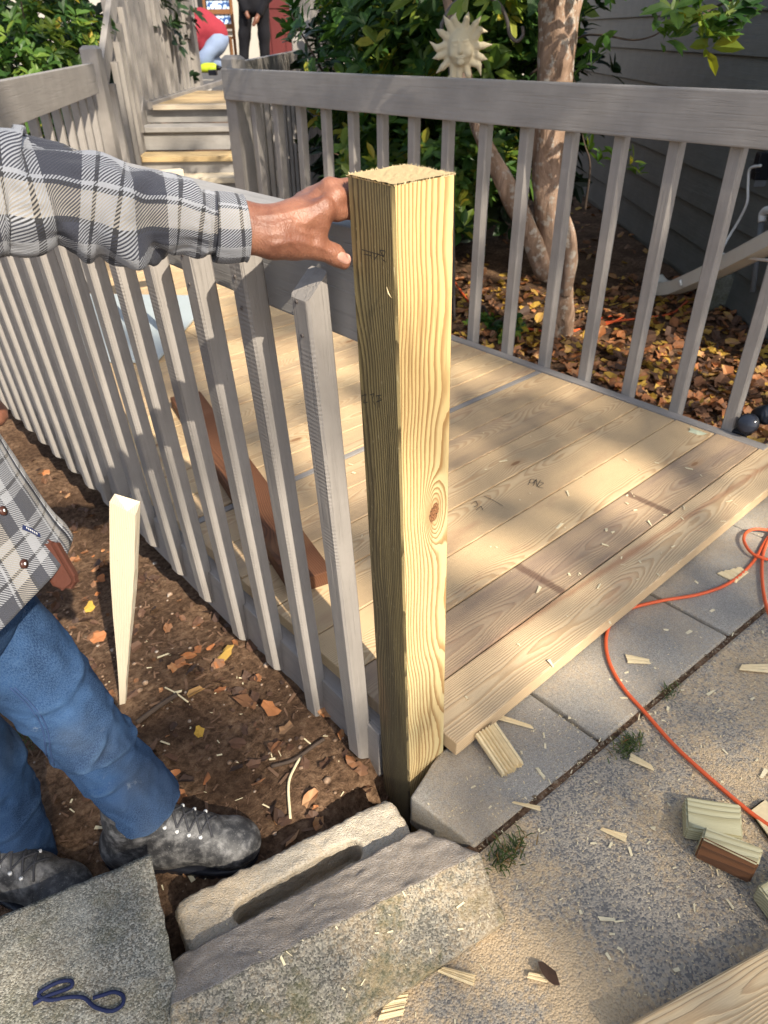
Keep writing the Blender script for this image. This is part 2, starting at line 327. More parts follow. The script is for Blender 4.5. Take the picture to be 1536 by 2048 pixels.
# ---- material of the new post: one ring field through the whole stick, faces by slot
POST_Q = (-.181, -.093, -.08, -.099, -.031, .005); PW = .089; PH = 1.067
pz = V(POST_Q[4], POST_Q[5], 1).normalized(); px_ = V(math.cos(POST_Q[3]), math.sin(POST_Q[3]), 0); px_ = (px_-pz*px_.dot(pz)).normalized(); py_ = pz.cross(px_)
PM = Matrix((px_, py_, pz)).transposed().to_4x4(); PM.translation = V(*POST_Q[:3]); PMI = PM.inverted()
pcorner = PM.translation
def on_left_face(u, v): return onpl(u, v, px_, px_.dot(pcorner))
def on_right_face(u, v): return onpl(u, v, py_, py_.dot(pcorner))
KN = PMI @ on_right_face(868, 1025)
def mat_post(name, left):
    t = NT(name); o = t.obj(); x, y, z = t.xyz(o)
    lf = t.mth('SUBTRACT', t.noise(t.vec(0., 0., z), 1.4, 2, .5), .5); lf2 = t.mth('SUBTRACT', t.noise(t.vec(5., 0., z), 2.1, 2, .5), .5)
    hf = t.noise(t.vmul(o, (45, 45, 9)), 1., 4, .6)
    xx = t.mth('ADD', t.mth('SUBTRACT', x, .092), t.mth('MULTIPLY', lf, .055)); yy = t.mth('ADD', t.mth('SUBTRACT', y, .105), t.mth('MULTIPLY', lf2, .05))
    rr = t.mth('SQRT', t.mth('ADD', t.mth('MULTIPLY', xx, xx), t.mth('MULTIPLY', yy, yy)))
    rr = t.mth('ADD', rr, t.mth('MULTIPLY', hf, .0032))
    kx = t.mth('DIVIDE', t.mth('SUBTRACT', x, KN.x), .016); kz = t.mth('DIVIDE', t.mth('SUBTRACT', z, KN.z), .05)
    k2 = t.mth('ADD', t.mth('MULTIPLY', kx, kx), t.mth('MULTIPLY', kz, kz))
    kk = t.mth('MULTIPLY', t.mth('EXPONENT', t.mth('MULTIPLY', k2, -1.1)), .022); rr = t.mth('SUBTRACT', rr, kk)
    sc_ = t.mth('MULTIPLY', rr, 300. if not left else 330.)
    fr = t.mth('FRACT', sc_); ring = t.mth('MULTIPLY', t.ss(fr, .35, .88), t.mth('SUBTRACT', 1., t.ss(fr, .92, 1.)))
    irr = t.noise(t.vec(t.mth('FLOOR', sc_), 0., t.mth('MULTIPLY', z, 1.5)), 3.3, 1)
    fib = t.noise(t.vmul(o, (520, 520, 14)), 1., 4, .65)
    if not left:
        e = t.mix(t.ss(t.noise(t.vec(t.mth('MULTIPLY', x, 9.), 0., t.mth('MULTIPLY', z, 2.2)), 1., 4, .55), .35, .62), (.62, .455, .22), (.47, .42, .23))
        e = t.mix(t.mth('MULTIPLY', t.ss(z, .62, .85), .7), e, (.64, .43, .175))  # sunlit gold of the upper face put into the colour
        c = t.mix(t.mth('MULTIPLY', ring, t.mth('ADD', .62, t.mth('MULTIPLY', irr, .5))), e, (.27, .145, .05))
        c = t.mix(t.mth('MULTIPLY', t.ss(t.noise(t.vec(t.mth('MULTIPLY', x, 60.), 0., t.mth('MULTIPLY', z, 3.)), 1., 4, .6), .56, .7), .6), c, (.24, .14, .05))
        dx = t.mth('DIVIDE', t.mth('SUBTRACT', x, KN.x), .0095); dz = t.mth('DIVIDE', t.mth('SUBTRACT', t.mth('SUBTRACT', z, KN.z), t.mth('MULTIPLY', t.mth('SUBTRACT', x, KN.x), .6)), .016)
        kd = t.mth('ADD', t.mth('SQRT', t.mth('ADD', t.mth('MULTIPLY', dx, dx), t.mth('MULTIPLY', dz, dz))), t.mth('MULTIPLY', t.mth('SUBTRACT', t.noise(o, 150., 4), .5), .7))
        kc = t.mix(t.ss(t.mth('FRACT', t.mth('MULTIPLY', kd, 3.1)), .3, .8), (.27, .125, .055), (.12, .045, .02))
        kc = t.mix(t.ss(t.noise(o, 210., 3), .56, .64), kc, (.035, .015, .01))
        c = t.mix(t.mth('MULTIPLY', t.mth('SUBTRACT', 1., t.ss(kd, 1.1, 2.2)), .6), c, (.40, .24, .11))
        c = t.mix(t.mth('SUBTRACT', 1., t.ss(kd, .85, 1.05)), c, kc)
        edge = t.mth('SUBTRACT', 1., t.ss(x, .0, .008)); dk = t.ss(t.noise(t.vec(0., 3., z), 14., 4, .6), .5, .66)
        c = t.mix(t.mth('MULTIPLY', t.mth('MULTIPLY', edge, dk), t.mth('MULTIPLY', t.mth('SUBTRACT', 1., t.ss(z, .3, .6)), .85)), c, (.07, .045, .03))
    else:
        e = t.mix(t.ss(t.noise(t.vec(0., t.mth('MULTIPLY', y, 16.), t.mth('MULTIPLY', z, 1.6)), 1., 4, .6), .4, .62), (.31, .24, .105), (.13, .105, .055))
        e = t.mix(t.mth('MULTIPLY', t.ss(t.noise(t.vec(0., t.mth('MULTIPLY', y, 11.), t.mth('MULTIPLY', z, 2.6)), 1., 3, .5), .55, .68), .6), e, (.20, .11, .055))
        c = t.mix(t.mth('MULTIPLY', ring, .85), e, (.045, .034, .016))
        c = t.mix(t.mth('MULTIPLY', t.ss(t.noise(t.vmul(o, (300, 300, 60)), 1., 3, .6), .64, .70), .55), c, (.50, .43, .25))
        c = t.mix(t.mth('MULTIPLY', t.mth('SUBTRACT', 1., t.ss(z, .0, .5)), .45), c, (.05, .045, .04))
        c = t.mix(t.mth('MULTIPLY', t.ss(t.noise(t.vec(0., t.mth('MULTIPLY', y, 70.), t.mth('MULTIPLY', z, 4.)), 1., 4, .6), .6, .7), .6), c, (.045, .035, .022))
    c = t.mix(t.mth('MULTIPLY', fib, .2), c, (.2, .13, .06))
    return t.done(c, .7, t.bump(t.mth('ADD', t.mth('MULTIPLY', ring, .8), t.mth('MULTIPLY', fib, 1.2 if left else .5)), .0012, .8), .25)
M['post'] = mat_post('new_post_face', False); M['post_dark'] = mat_post('treated_shaded_face', True)  # dark slot: olive treated tint, with that side's shade put into the colour
t = NT('sawn_end_grain'); o_ = t.obj(); nn = t.noise(o_, 700., 4, .7); xx = t.xyz(o_)
rr = t.mth('SQRT', t.mth('ADD', t.mth('POWER', t.mth('SUBTRACT', xx[0], .092), 2.), t.mth('POWER', t.mth('SUBTRACT', xx[1], .105), 2.)))
rg = t.ss(t.mth('FRACT', t.mth('MULTIPLY', rr, 300.)), .3, .9)
M['endgrain'] = t.done(t.mix(t.mth('MULTIPLY', rg, .35), t.mix(nn, (.62, .49, .28), (.44, .33, .17)), (.36, .24, .11)), .9, t.bump(nn, .002, .9), .15)

# soil
def mat_soil():
    t = NT('soil'); o = t.pos(); n = t.noise(o, 6., 7, .68); n2 = t.noise(o, 60., 6, .72)
    c = t.ramp(n2, [(.28, (.04, .024, .016)), (.42, (.125, .075, .045)), (.54, (.24, .145, .088)), (.7, (.37, .25, .155)), (.85, (.44, .33, .23))])
    c = t.mix(t.ss(n, .35, .62), c, t.mix(.65, c, (.05, .028, .018)))
    return t.done(c, .95, t.bump(t.mth('ADD', n2, t.mth('MULTIPLY', t.noise(o, 250., 4, .7), .5)), .012, 1.), .1)
M['soil'] = mat_soil()

# ------------------------------------------------------------------ ground: one sheet, fine near the camera
def smst(x, a, b): t = min(1, max(0, (x-a)/(b-a))); return t*t*(3-2*t)
def gz(x, y):
    z = -.135-.19*smst(y, .25, 1.5)*(1-smst(x, .3, 1.2)) - .03*smst(x, 0, .4)
    z += .02*mnoise.noise(V(x*4, y*4, 0))+.008*mnoise.noise(V(x*17, y*17, 3))+.004*mnoise.noise(V(x*45, y*45, 7))
    d = math.hypot((x+.19)/.14, (y+.06)/.09); z -= .10*max(0, 1-d)
    if x > -.25 and y < 0: z -= .09*smst(-y, 0, .12)*smst(x, -.32, -.22)
    if y < -.05: z -= .06*smst(-y, .05, .2)
    return z
def axis(n, near, far):
    s = np.linspace(-1, 1, n); k = math.asinh(far/near); return np.sinh(s*k)*near
ax = axis(261, .55, 90)+(-.3); ay = axis(261, .55, 90)+.4
gv = [(x, y, gz(x, y)) for y in ay for x in ax]; nx = len(ax)
gf = [(j*nx+i, j*nx+i+1, (j+1)*nx+i+1, (j+1)*nx+i) for j in range(len(ay)-1) for i in range(nx-1)]
obj('ground', mesh('ground', gv, gf, M['soil'], True), kind='structure')

# ------------------------------------------------------------------ patio: slab + row of pavers along the deck
J = -.045
def prism(name, poly, z0, z1, mat, bev=.006, cuts=0, rough=0., seed=0, **kw):
    bm = bmesh.new(); vs = [bm.verts.new((p[0], p[1], z1)) for p in poly]; f = bm.faces.new(vs)
    if f.normal.z < 0: f.normal_flip()
    e = bmesh.ops.extrude_face_region(bm, geom=[f]); vv = [g for g in e['geom'] if isinstance(g, bmesh.types.BMVert)]
    for v in vv: v.co.z = z0
    bmesh.ops.recalc_face_normals(bm, faces=bm.faces)
    if bev: bmesh.ops.bevel(bm, geom=list(bm.edges), offset=bev, segments=2, profile=.6, affect='EDGES')
    if cuts:
        bmesh.ops.triangulate(bm, faces=bm.faces)
        for _ in range(cuts): bmesh.ops.subdivide_edges(bm, edges=[e for e in bm.edges if e.calc_length() > .02], cuts=1)
        for v in bm.verts: v.co += V(mnoise.noise(v.co*28+V(seed, 0, 0)), mnoise.noise(v.co*28+V(0, seed, 9)), mnoise.noise(v.co*28+V(5, seed, 0)))*rough
    c = sum((V(p[0], p[1], z1) for p in poly), V(0, 0, 0))/len(poly)
    bmesh.ops.translate(bm, verts=bm.verts, vec=-c)
    return obj(name, bm_mesh(name, bm, mat, bool(cuts)), c, **kw)
JA = onz(960, 1690, J); JB = onz(1536, 1210, J); sl_ = (JB.y-JA.y)/(JB.x-JA.x)
yj = lambda x: JA.y+sl_*(x-JA.x)
path = bpy.data.objects.new('paving', None); link(path, kind='structure'); path.location = (0, 0, J)
slab = prism('patio_slab', [(-1.8, yj(-1.8)-.006), (4, yj(4)-.006), (4, -3.5), (-1.8, -3.5)], J-.1, J-.003, M['patio'], .008)
slab['kind'] = 'structure'
xs = [.151, .622, 1.06, 1.52, 1.98]
c0 = [onz(820, 1592, J), onz(905, 1498, J), onz(955, 1700, J)]
polys = [[(c0[0].x, c0[0].y), (-.105, -.098), (.147, -.098), (.147, yj(.147)+.004), (c0[2].x, yj(c0[2].x)+.004)]]
for a, b in zip(xs[:-1], xs[1:]): polys.append([(a+.004, -.098), (b-.003, -.098), (b-.003, yj(b)+.004), (a+.004, yj(a)+.004)])
for i, pg in enumerate(polys): rel(prism('paver', pg, J-.09, J+.0015*(i % 3-1), M['paver'], .006, 2 if i < 2 else 0, .0015, i), path)

# ------------------------------------------------------------------ deck
S = .143
deck = empty('deck', (.6, 1.4, 0), 'low wooden deck floor of mixed new and weathered boards between two grey railings', 'deck')
d45 = HD; perp = V(HD.y, -HD.x, 0)
poly = [(-.145, -.2), (1.458, -.2), (1.458, 2.99), (3.15, 4.62), (2.62, 4.86), (2.02, 5.4), (1.29, 4.17), (.1, 2.9), (-.06, 2.85)]
def span(y):
    xs = []
    for (x1, y1), (x2, y2) in zip(poly, poly[1:]+poly[:1]):
        if (y1 <= y) != (y2 <= y): xs.append(x1+(y-y1)/(y2-y1)*(x2-x1))
    xs.sort(); return xs
wear = {0: .22, 1: .85, 2: .12, 3: .16, 4: .12, 5: .62, 6: .35, 7: .5, 8: .2, 9: .45}
b1, b2 = onz(1300, 1008, 0), onz(1066, 1150, 0); s1_, s2_ = onz(1180, 1160, 0), onz(1440, 992, 0)
M['pine_marked'] = mat_pine('pine_board_marked', (.58, .45, .29), (.38, .25, .14), weath=(.25, .19, .155), bands=((b1.x, 0.), (b2.x, 0.)))
M['pine_front'] = mat_pine('pine_board_front', (.64, .50, .32), (.42, .27, .14), streak=(s1_.x, s1_.y, s2_.x, s2_.y, .016))
def board(x0, x1, y0, y1, wr, dz=0, mat=None):
    th_ = .036; me = bm_mesh('deck_board', box_bm(x1-x0, y1-y0, th_, .003, 2), mat or M['pine'])
    o = obj('deck_board', me, ((x0+x1)/2, (y0+y1)/2, -th_/2+dz)); o['wear'] = wr; rel(o, deck); return o
for k in range(0, 39):
    y0, y1 = (k-1)*S, k*S-.0045; sp = span((y0+y1)/2)
    if len(sp) < 2: continue
    x0, x1 = sp[0]+rng.uniform(0, .006), sp[-1]
    if k == 0: x0, x1, y0 = -.092, 1.62, -.131
    if k == 1: x1 = 1.475
    wr = wear.get(k, float(rng.uniform(.05, .7))); dz = float(rng.uniform(-.0012, .0012))
    if k == 7: y0 += .028
    if k > 9 and rng.random() < .55 and x1-x0 > 1:
        c = rng.uniform(.35, .65)*(x1-x0)+x0; board(x0, c-.0015, y0, y1, wr, dz); board(c+.0015, x1, y0, y1, float(rng.uniform(.05, .7)), dz)
    else: board(x0, x1, y0, y1, wr, dz, {0: M['pine_front'], 1: M['pine_marked']}.get(k))
sp = span(6*S); plank('filler_strip', (sp[0], 6*S+.0115, -.012), (sp[-1], 6*S+.0115, -.012), .022, .022, M['grey'], deck)
plank('edge_trim', (1.481, -.02, -.016), (1.481, 2.9, -.016), .04, .04, M['grey'], deck)
plank('edge_trim', (1.51, 2.99, -.016), (3.16, 4.60, -.016), .04, .04, M['grey'], deck)
plank('rim_board', (-.153, .003, -.098), (-.069, 2.8, -.098), .036, .135, M['grey'], deck)
plank('rim_board', (1.43, -.12, -.155), (1.43, 2.9, -.155), .036, .2, M['grey_worn'], deck)
plank('front_joist', (-.05, -.06, -.14), (1.5, -.06, -.14), .04, .18, M['brown'], deck)
for xj in (.3, .75, 1.2): plank('joist', (xj, -.03, -.14), (xj, 4.0, -.14), .04, .17, M['brown'], deck)

for st in ([(1056, 970), (1062, 958), (1071, 960), (1066, 966), (1059, 965)], [(1066, 972), (1073, 958), (1074, 973), (1081, 960)], [(1079, 964), (1088, 966), (1076, 974), (1086, 976)], [(968, 992), (984, 999), (1006, 1012)], [(942, 1008), (952, 1002), (956, 1010), (948, 1014)], [(952, 1020), (962, 1012), (966, 1020)]):
    vs, fs = [], []
    for a, b in zip(st[:-1], st[1:]):
        A, B = onz(*a, .0022), onz(*b, .0022); q = V(-(B-A).y, (B-A).x, 0).normalized()*.0009; i = len(vs); vs += [A-q, B-q, B+q, A+q]; fs.append((i, i+1, i+2, i+3))
    rel(obj('ink_stroke', mesh('ink_stroke', vs, fs, M['ink'])), deck)

# ------------------------------------------------------------------ railings
def bal_mesh(ln, wx=.038, cut=.03, name='baluster', mat=None):
    vs = []
    h = wx/2; c = .004
    prof = [(-h, -h+c), (-h+c, -h), (h-c, -h), (h, -h+c), (h, h-c), (h-c, h), (-h+c, h), (-h, h-c)]
    nz = 2
    for z in (0, 1):
        for x, y in prof: vs.append((x, y, (ln if z else 0)+(cut*(.5-x/wx)*(1 if not z else -1))))
    fs = [(i, (i+1) % 8, 8+(i+1) % 8, 8+i) for i in range(8)]+[tuple(range(7, -1, -1)), tuple(range(8, 16))]
    me = mesh(name, vs, fs, mat or M['grey'])
    if isinstance(mat, list) and len(mat) > 1:
        for p in me.polygons: p.material_index = 1 if p.normal.x < -.5 and abs(p.normal.z) < .3 else 0
    return me
def orient(o, a, b, xdir=V(1, 0, 0)):
    z = (V(b)-V(a)).normalized(); x = (xdir-z*xdir.dot(z)).normalized(); y = z.cross(x)
    mm = Matrix((x, y, z)).transposed().to_4x4(); mm.translation = V(a); o.matrix_world = mm
def chamfer_post(name, base, top, w, parent=None, ang=0, mat=None, ch=.018):
    bm = box_bm(w, w, top-base, 0, 1, (0, 0, (top-base)/2)); e = [e for e in bm.edges if all(abs(v.co.z-(top-base)) < 1e-5 for v in e.verts)]
    bmesh.ops.bevel(bm, geom=e, offset=ch, segments=1, affect='EDGES'); bmesh.ops.bevel(bm, geom=[e for e in bm.edges if abs(e.verts[0].co.z-e.verts[1].co.z) > .2], offset=.004, segments=2, affect='EDGES')
    return bm_mesh(name, bm, mat or M['grey'])
def add_post(base_xy, z0, z1, w, parent, ang=0, mat=None, name='post'):
    o = obj(name, chamfer_post(name, z0, z1, w, mat=mat), (base_xy[0], base_xy[1], z0), (0, 0, ang)); rel(o, parent); return o

# near fence, left: balusters outside a flat rail, the whole leaning out a little
near = empty('railing', (-.17, 1.0, -.15), 'grey painted baluster railing the worker reaches over, leaning beside the new post', 'railing')
LEAN = -.055; SLP = .03
xo = lambda y, z: -.175+SLP*y+LEAN*(z+.13)            # baluster centre line
ys = [.058, .212, .372, .535, .705, .862, 1.03]+[1.03+.165*i for i in range(1, 12)]
zb = [-.15, -.172, -.14, -.165, -.15, -.155, -.15]
bm_near = bal_mesh(1.0, .038, .03, mat=[M['grey'], M['grey_saw']])
for i, y in enumerate(ys):
    b = zb[i] if i < 7 else -.155-.01*(i-6); tz = .872 if i == 0 else .91
    o = bpy.data.objects.new('baluster', bm_near); link(o); orient(o, (xo(y, b), y, b), (xo(y, tz), y+.004*math.sin(i*3), tz)); o.scale = (1, 1, tz-b)
    bpy.context.view_layer.update(); rel(o, near)
for i, y in enumerate(ys[:8]):
    for k, z in enumerate((.79, .835)):
        o = tube('nail_head', [(xo(y, z)-.0195, y+.004*k, z), (xo(y, z)-.0209, y+.004*k, z)], .0028, M['steel'], near, 8)
rx = lambda y: -.175+SLP*y+LEAN*1.0+.0385
plank('top_rail', (rx(0)+.027, .004, .852), (rx(2.8)+.027, 2.8, .822), .05, .145, M['grey_worn'], near)
add_post((-.05, 2.86), -.4, 1.02, .095, near)

# right railing
right = empty('railing', (1.5, 1.3, 0), 'long grey deck railing with a broad board rail in front of the tree and garden', 'railing')
plank('top_rail', (1.494, 3.03, .905), (1.494, -1.2, .914), .038, .139, M['grey'], right, bev=.005)
bm_r = bal_mesh(1.0, .040, .0, mat=[M['grey']])
for i in range(-5, 16):
    y = .318+.192*i
    if y > 2.9: break
    o = bpy.data.objects.new('baluster', bm_r); link(o); o.location = (1.523, y, -.10); o.scale = (1, 1, .96); rel(o, right)
add_post((1.545, 3.015), -.1, 1.03, .09, right, rad(8))
# diagonal rail from the corner post to the stair post
diag = empty('railing', (2.3, 3.8, 0), 'short grey railing running from the corner post back to the stairs', 'railing')
A, B = V(1.6, 3.06, .93), V(3.08, 4.54, .94)
plank('top_rail', A, B, .038, .139, M['grey'], diag)
dv = (B-A).normalized(); nv = V(dv.y, -dv.x, 0)
for i in range(11):
    p = A+dv*(.09+.187*i)+nv*.04; o = bpy.data.objects.new('baluster', bm_r); link(o); o.location = (p.x, p.y, -.12); o.scale = (1, 1, 1.0); o.rotation_euler = (0, 0, math.atan2(dv.y, dv.x)); rel(o, diag)
add_post((3.13, 4.58), -.2, 1.09, .10, diag, YAW)
# far left railing
farl = empty('railing', (.7, 3.2, 0), 'grey railing at the far left of the deck in front of dark bushes', 'railing')
A, B = V(.10, 2.34, .91), V(1.24, 4.07, .91)
plank('top_rail', A, B, .038, .15, M['grey'], farl); dv = (B-A).normalized(); nv = V(-dv.y, dv.x, 0)
for i in range(10):
    p = A+dv*(.05+.225*i)+nv*.04
    o = bpy.data.objects.new('baluster', bm_r); link(o); o.location = (p.x, p.y, -.15); o.scale = (1, 1, 1.02); o.rotation_euler = (0, 0, math.atan2(dv.y, dv.x)); rel(o, farl)
add_post((1.31, 4.19), -.2, 1.07, .10, farl, YAW)

# ------------------------------------------------------------------ stairs and landing
stairs = empty('stairs', fwd(370, 352, 6.4).to_2d().to_3d(), 'wooden steps with one new yellow tread climbing to the landing', 'stairs')
steps = [(255, 352, .15, 6.32), (262, 308, .28, 6.55), (277, 249, .46, 6.92), (283, 205, .60, 7.26)]
prevz = 0
for i, (u, v, z, D) in enumerate(steps):
    l = fwd(u, v, D); l.z = z; r = fwd(495, v, D); r.z = z
    mt = M['pine'] if i == 1 else M['grey_worn']
    if i < 3:
        o = plank('tread', l+HD*.14-V(0, 0, .02), r+HD*.14-V(0, 0, .02), .30, .04, M['stake'] if i == 0 else M['pinez'] if i == 1 else M['grey_worn'], stairs)
    hgt = z-prevz-.04
    plank('riser', l+HD*.035-V(0, 0, .04+hgt/2), r+HD*.035-V(0, 0, .04+hgt/2), .025, hgt, M['grey_worn'], stairs); prevz = z
a = fwd(262, 325, 6.25); b = fwd(286, 205, 7.35); plank('stringer', V(a.x, a.y, .06), V(b.x, b.y, .56), .045, .24, M['grey'], stairs)
a2 = fwd(486, 325, 6.25); b2 = fwd(468, 205, 7.35); plank('stringer', V(a2.x, a2.y, .06), V(b2.x, b2.y, .56), .045, .24, M['grey'], stairs)
# left stair handrail with pickets
hl = empty('handrail', (1.8, 5.0, 0), 'sloping grey stair handrail with upright pickets on the left of the steps', 'handrail')
A = fwd(203, 168, 5.2); B = fwd(228, -20, 7.0); plank('top_rail', A, B, .04, .15, M['grey'], hl)
for i in range(5):
    f = .08+i*.2; p = A.lerp(B, f); z0 = -.05+.55*f
    o = bpy.data.objects.new('picket', bm_r); link(o); q = p+perp*.045; o.location = (q.x, q.y, z0); o.scale = (1.1, 1.1, p.z-z0-.05); o.rotation_euler = (0, 0, YAW); rel(o, hl)
# landing
land = empty('landing', fwd(400, 150, 10).to_2d().to_3d(), 'raised porch floor at the head of the steps with boards lifted out', 'porch')
D = 7.22; k = 0
while D < 16.6:
    w_ = .14
    if not (9.0 < D < 10.6):
        l = HD*D; c = CAM.to_2d().to_3d()+HD*D
        lo_ = -2.05-.42*(D-7.2)*.0; p0 = c-perp*2.0; p1 = c+perp*.0
        p0 = V(p0.x, p0.y, .6-.018); p1 = V(p1.x, p1.y, .6-.018)
        if D > 11: p1 = p1+perp*1.6
        o = plank('deck_board', p0+HD*.07, p1+HD*.07, w_, .036, M['stake'] if k == 0 else M['pinez'], land); o['wear'] = float(rng.uniform(.2, .7))
    D += .146; k += 1
c = CAM.to_2d().to_3d()
plank('edge_trim', V(*(c+HD*7.22-perp*2.02).to_2d(), .6), V(*(c+HD*11.5-perp*2.02).to_2d(), .6), .04, .05, M['grey'], land)
plank('joist', V(*(c+HD*8.9-perp*2.02).to_2d(), .45), V(*(c+HD*8.9).to_2d(), .45), .04, .2, M['brown'], land)
# tall picket railing on the left of the landing
tall = empty('railing', (2.6, 6.5, .6), 'tall grey picket railing beside the landing, left of the kneeling worker', 'railing')
pa = fwd(262, 205, 7.15); pb = fwd(388, 163, 9.6)
pa = V(pa.x, pa.y, .45); pb = V(pb.x, pb.y, .45); dv = (pb-pa).normalized()
bm_t = bal_mesh(1.0, .042, 0., 'picket', [M['grey']])
n_ = 14
for i in range(n_):
    p = pa.lerp(pb, (i+.9)/(n_+.6)); o = bpy.data.objects.new('picket', bm_t); link(o); o.location = p; o.scale = (1.05, 1.1, 1.55); o.rotation_euler = (0, 0, math.atan2(dv.y, dv.x)); rel(o, tall)
add_post((pa.x, pa.y), -.1, 2.05, .15, tall, math.atan2(dv.y, dv.x)); add_post((pb.x, pb.y), .3, 2.05, .17, tall, math.atan2(dv.y, dv.x))
plank('top_rail', pa+V(0, 0, 1.52), pb+V(0, 0, 1.52), .05, .14, M['grey'], tall); plank('bottom_rail', pa+V(0, 0, .12)+dv*.08, pb+V(0, 0, .12)-dv*.09, .03, .09, M['grey'], tall)
# right of the stairs: rising handrail and the boarded side of the porch
hr = empty('handrail', (3.2, 4.7, 0), 'pale sloping handrail rising from the stair post on the right', 'handrail')
A = fwd(604, 80, 6.55); B = fwd(619, -25, 7.6); plank('top_rail', A, B, .09, .05, M['white'] if False else M['grey'], hr); add_post((B.x, B.y), .3, B.z, .09, hr, YAW)
side = empty('porch_screen', (3.6, 5.0, 0), 'screen of upright grey boards closing the porch side behind the stair rail', 'screen')
A = fwd(612, 390, 6.75); B = fwd(672, 390, 7.6); A.z = B.z = -.12; dv = (B-A).normalized(); ln = (B-A).length; nb = int(ln/.148)
me = bm_mesh('screen_board', box_bm(.138, .025, 1.9, .004, 1, (0, 0, .95)), M['grey'])
for i in range(nb+1):
    o = bpy.data.objects.new('screen_board', me); link(o); p = A+dv*(.148*i); o.location = p; o.rotation_euler = (0, 0, math.atan2(dv.y, dv.x)); rel(o, side)

# ------------------------------------------------------------------ the new post
def build_post():
    bm = bmesh.new(); h0 = -.2; n = 24
    prof = []
    ch = .003
    cs = [(0, 0), (PW, 0), (PW, PW), (0, PW)]
    for i, (x, y) in enumerate(cs):
        sx = 1 if x == 0 else -1; sy = 1 if y == 0 else -1
        p = [(x, y+sy*ch), (x+sx*ch, y)] if i in (0, 2) else [(x+sx*ch, y), (x, y+sy*ch)]
        prof += p
    zs = np.linspace(h0, PH, n)
    R_ = [[bm.verts.new((x, y, z)) for x, y in prof] for z in zs]
    for a, b in zip(R_[:-1], R_[1:]):
        for i in range(8):
            j = (i+1) % 8; f = bm.faces.new((a[i], a[j], b[j], b[i]))
            mx = [(prof[i][0]+prof[j][0])/2, (prof[i][1]+prof[j][1])/2]
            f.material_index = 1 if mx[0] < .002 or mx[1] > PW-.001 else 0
    g = 16; T = [[bm.verts.new((.0012+(PW-.0024)*i/g, .0012+(PW-.0024)*j/g, PH+.0012*mnoise.noise(V(i*.9, j*.9, 0))+.0012)) for i in range(g+1)] for j in range(g+1)]
    for j in range(g):
        for i in range(g): f = bm.faces.new((T[j][i], T[j][i+1], T[j+1][i+1], T[j+1][i])); f.material_index = 2
    o = obj('wood_post', bm_mesh('wood_post', bm, [M['post'], M['post_dark'], M['endgrain']]), label='tall new pale lumber post standing on end at the deck corner, gripped by a hand', cat='post')
    o.matrix_world = PM
    # torn fibres along the sawn rim
    vs, fs = [], []
    for k in range(420):
        e = rng.integers(0, 4); s = rng.uniform(0, PW); a = [(s, 0), (s, PW), (0, s), (PW, s)][e]; out = [(0, -1), (0, 1), (-1, 0), (1, 0)][e]
        l = rng.uniform(.0006, .0032)*(1.5 if e in (2, 1) else 1); dx, dy = out[0]*l*.7+rng.normal(0, .0007), out[1]*l*.7+rng.normal(0, .0007); wd = rng.uniform(.0003, .0009); t_ = (-out[1]*wd, out[0]*wd)
        i = len(vs); z = PH+.0012
        vs += [(a[0]-t_[0], a[1]-t_[1], z-.002), (a[0]+t_[0], a[1]+t_[1], z-.002), (a[0]+dx, a[1]+dy, z+rng.uniform(-.0015, .0022))]; fs.append((i, i+1, i+2))
    f_ = obj('torn_fibres', mesh('torn_fibre', vs, fs, M['split']), parent=o); f_['kind'] = 'stuff'
    # stamped marks and a whisker on the dark face: thin ink strokes
    strokes = [[(724, 499), (768, 512)], [(728, 508), (742, 511)], [(742, 503), (744, 518)], [(748, 505), (749, 520), (757, 507)], [(760, 500), (771, 502), (767, 514), (760, 500)], [(764, 518), (772, 524)],
               [(724, 780), (727, 806)], [(724, 792), (733, 788), (728, 806), (736, 804)], [(740, 790), (748, 787), (745, 800), (752, 812)], [(752, 792), (763, 790)], [(753, 804), (763, 800), (757, 790), (758, 815)]]
    for st in strokes:
        vs, fs = [], []
        for (a, b) in zip(st[:-1], st[1:]):
            A = PMI @ on_left_face(*a); B = PMI @ on_left_face(*b); d = (B-A).normalized(); q = V(0, -d.z, d.y)*.0006; i = len(vs)
            for p in (A-q, B-q, B+q, A+q): vs.append((-.0004, p.y, p.z))
            fs.append((i, i+1, i+2, i+3))
        obj('ink_stroke', mesh('ink_stroke', vs, fs, M['ink']), parent=o)
    A = PMI @ on_left_face(781, 586); tube('splinter', [PM @ V(-.001, A.y+.006, A.z+.006), PM @ V(-.003, A.y, A.z), PM @ V(-.001, A.y-.003, A.z-.005)], [.0004, .0009, .0003], M['split'], o, 5)
    return o
build_post()

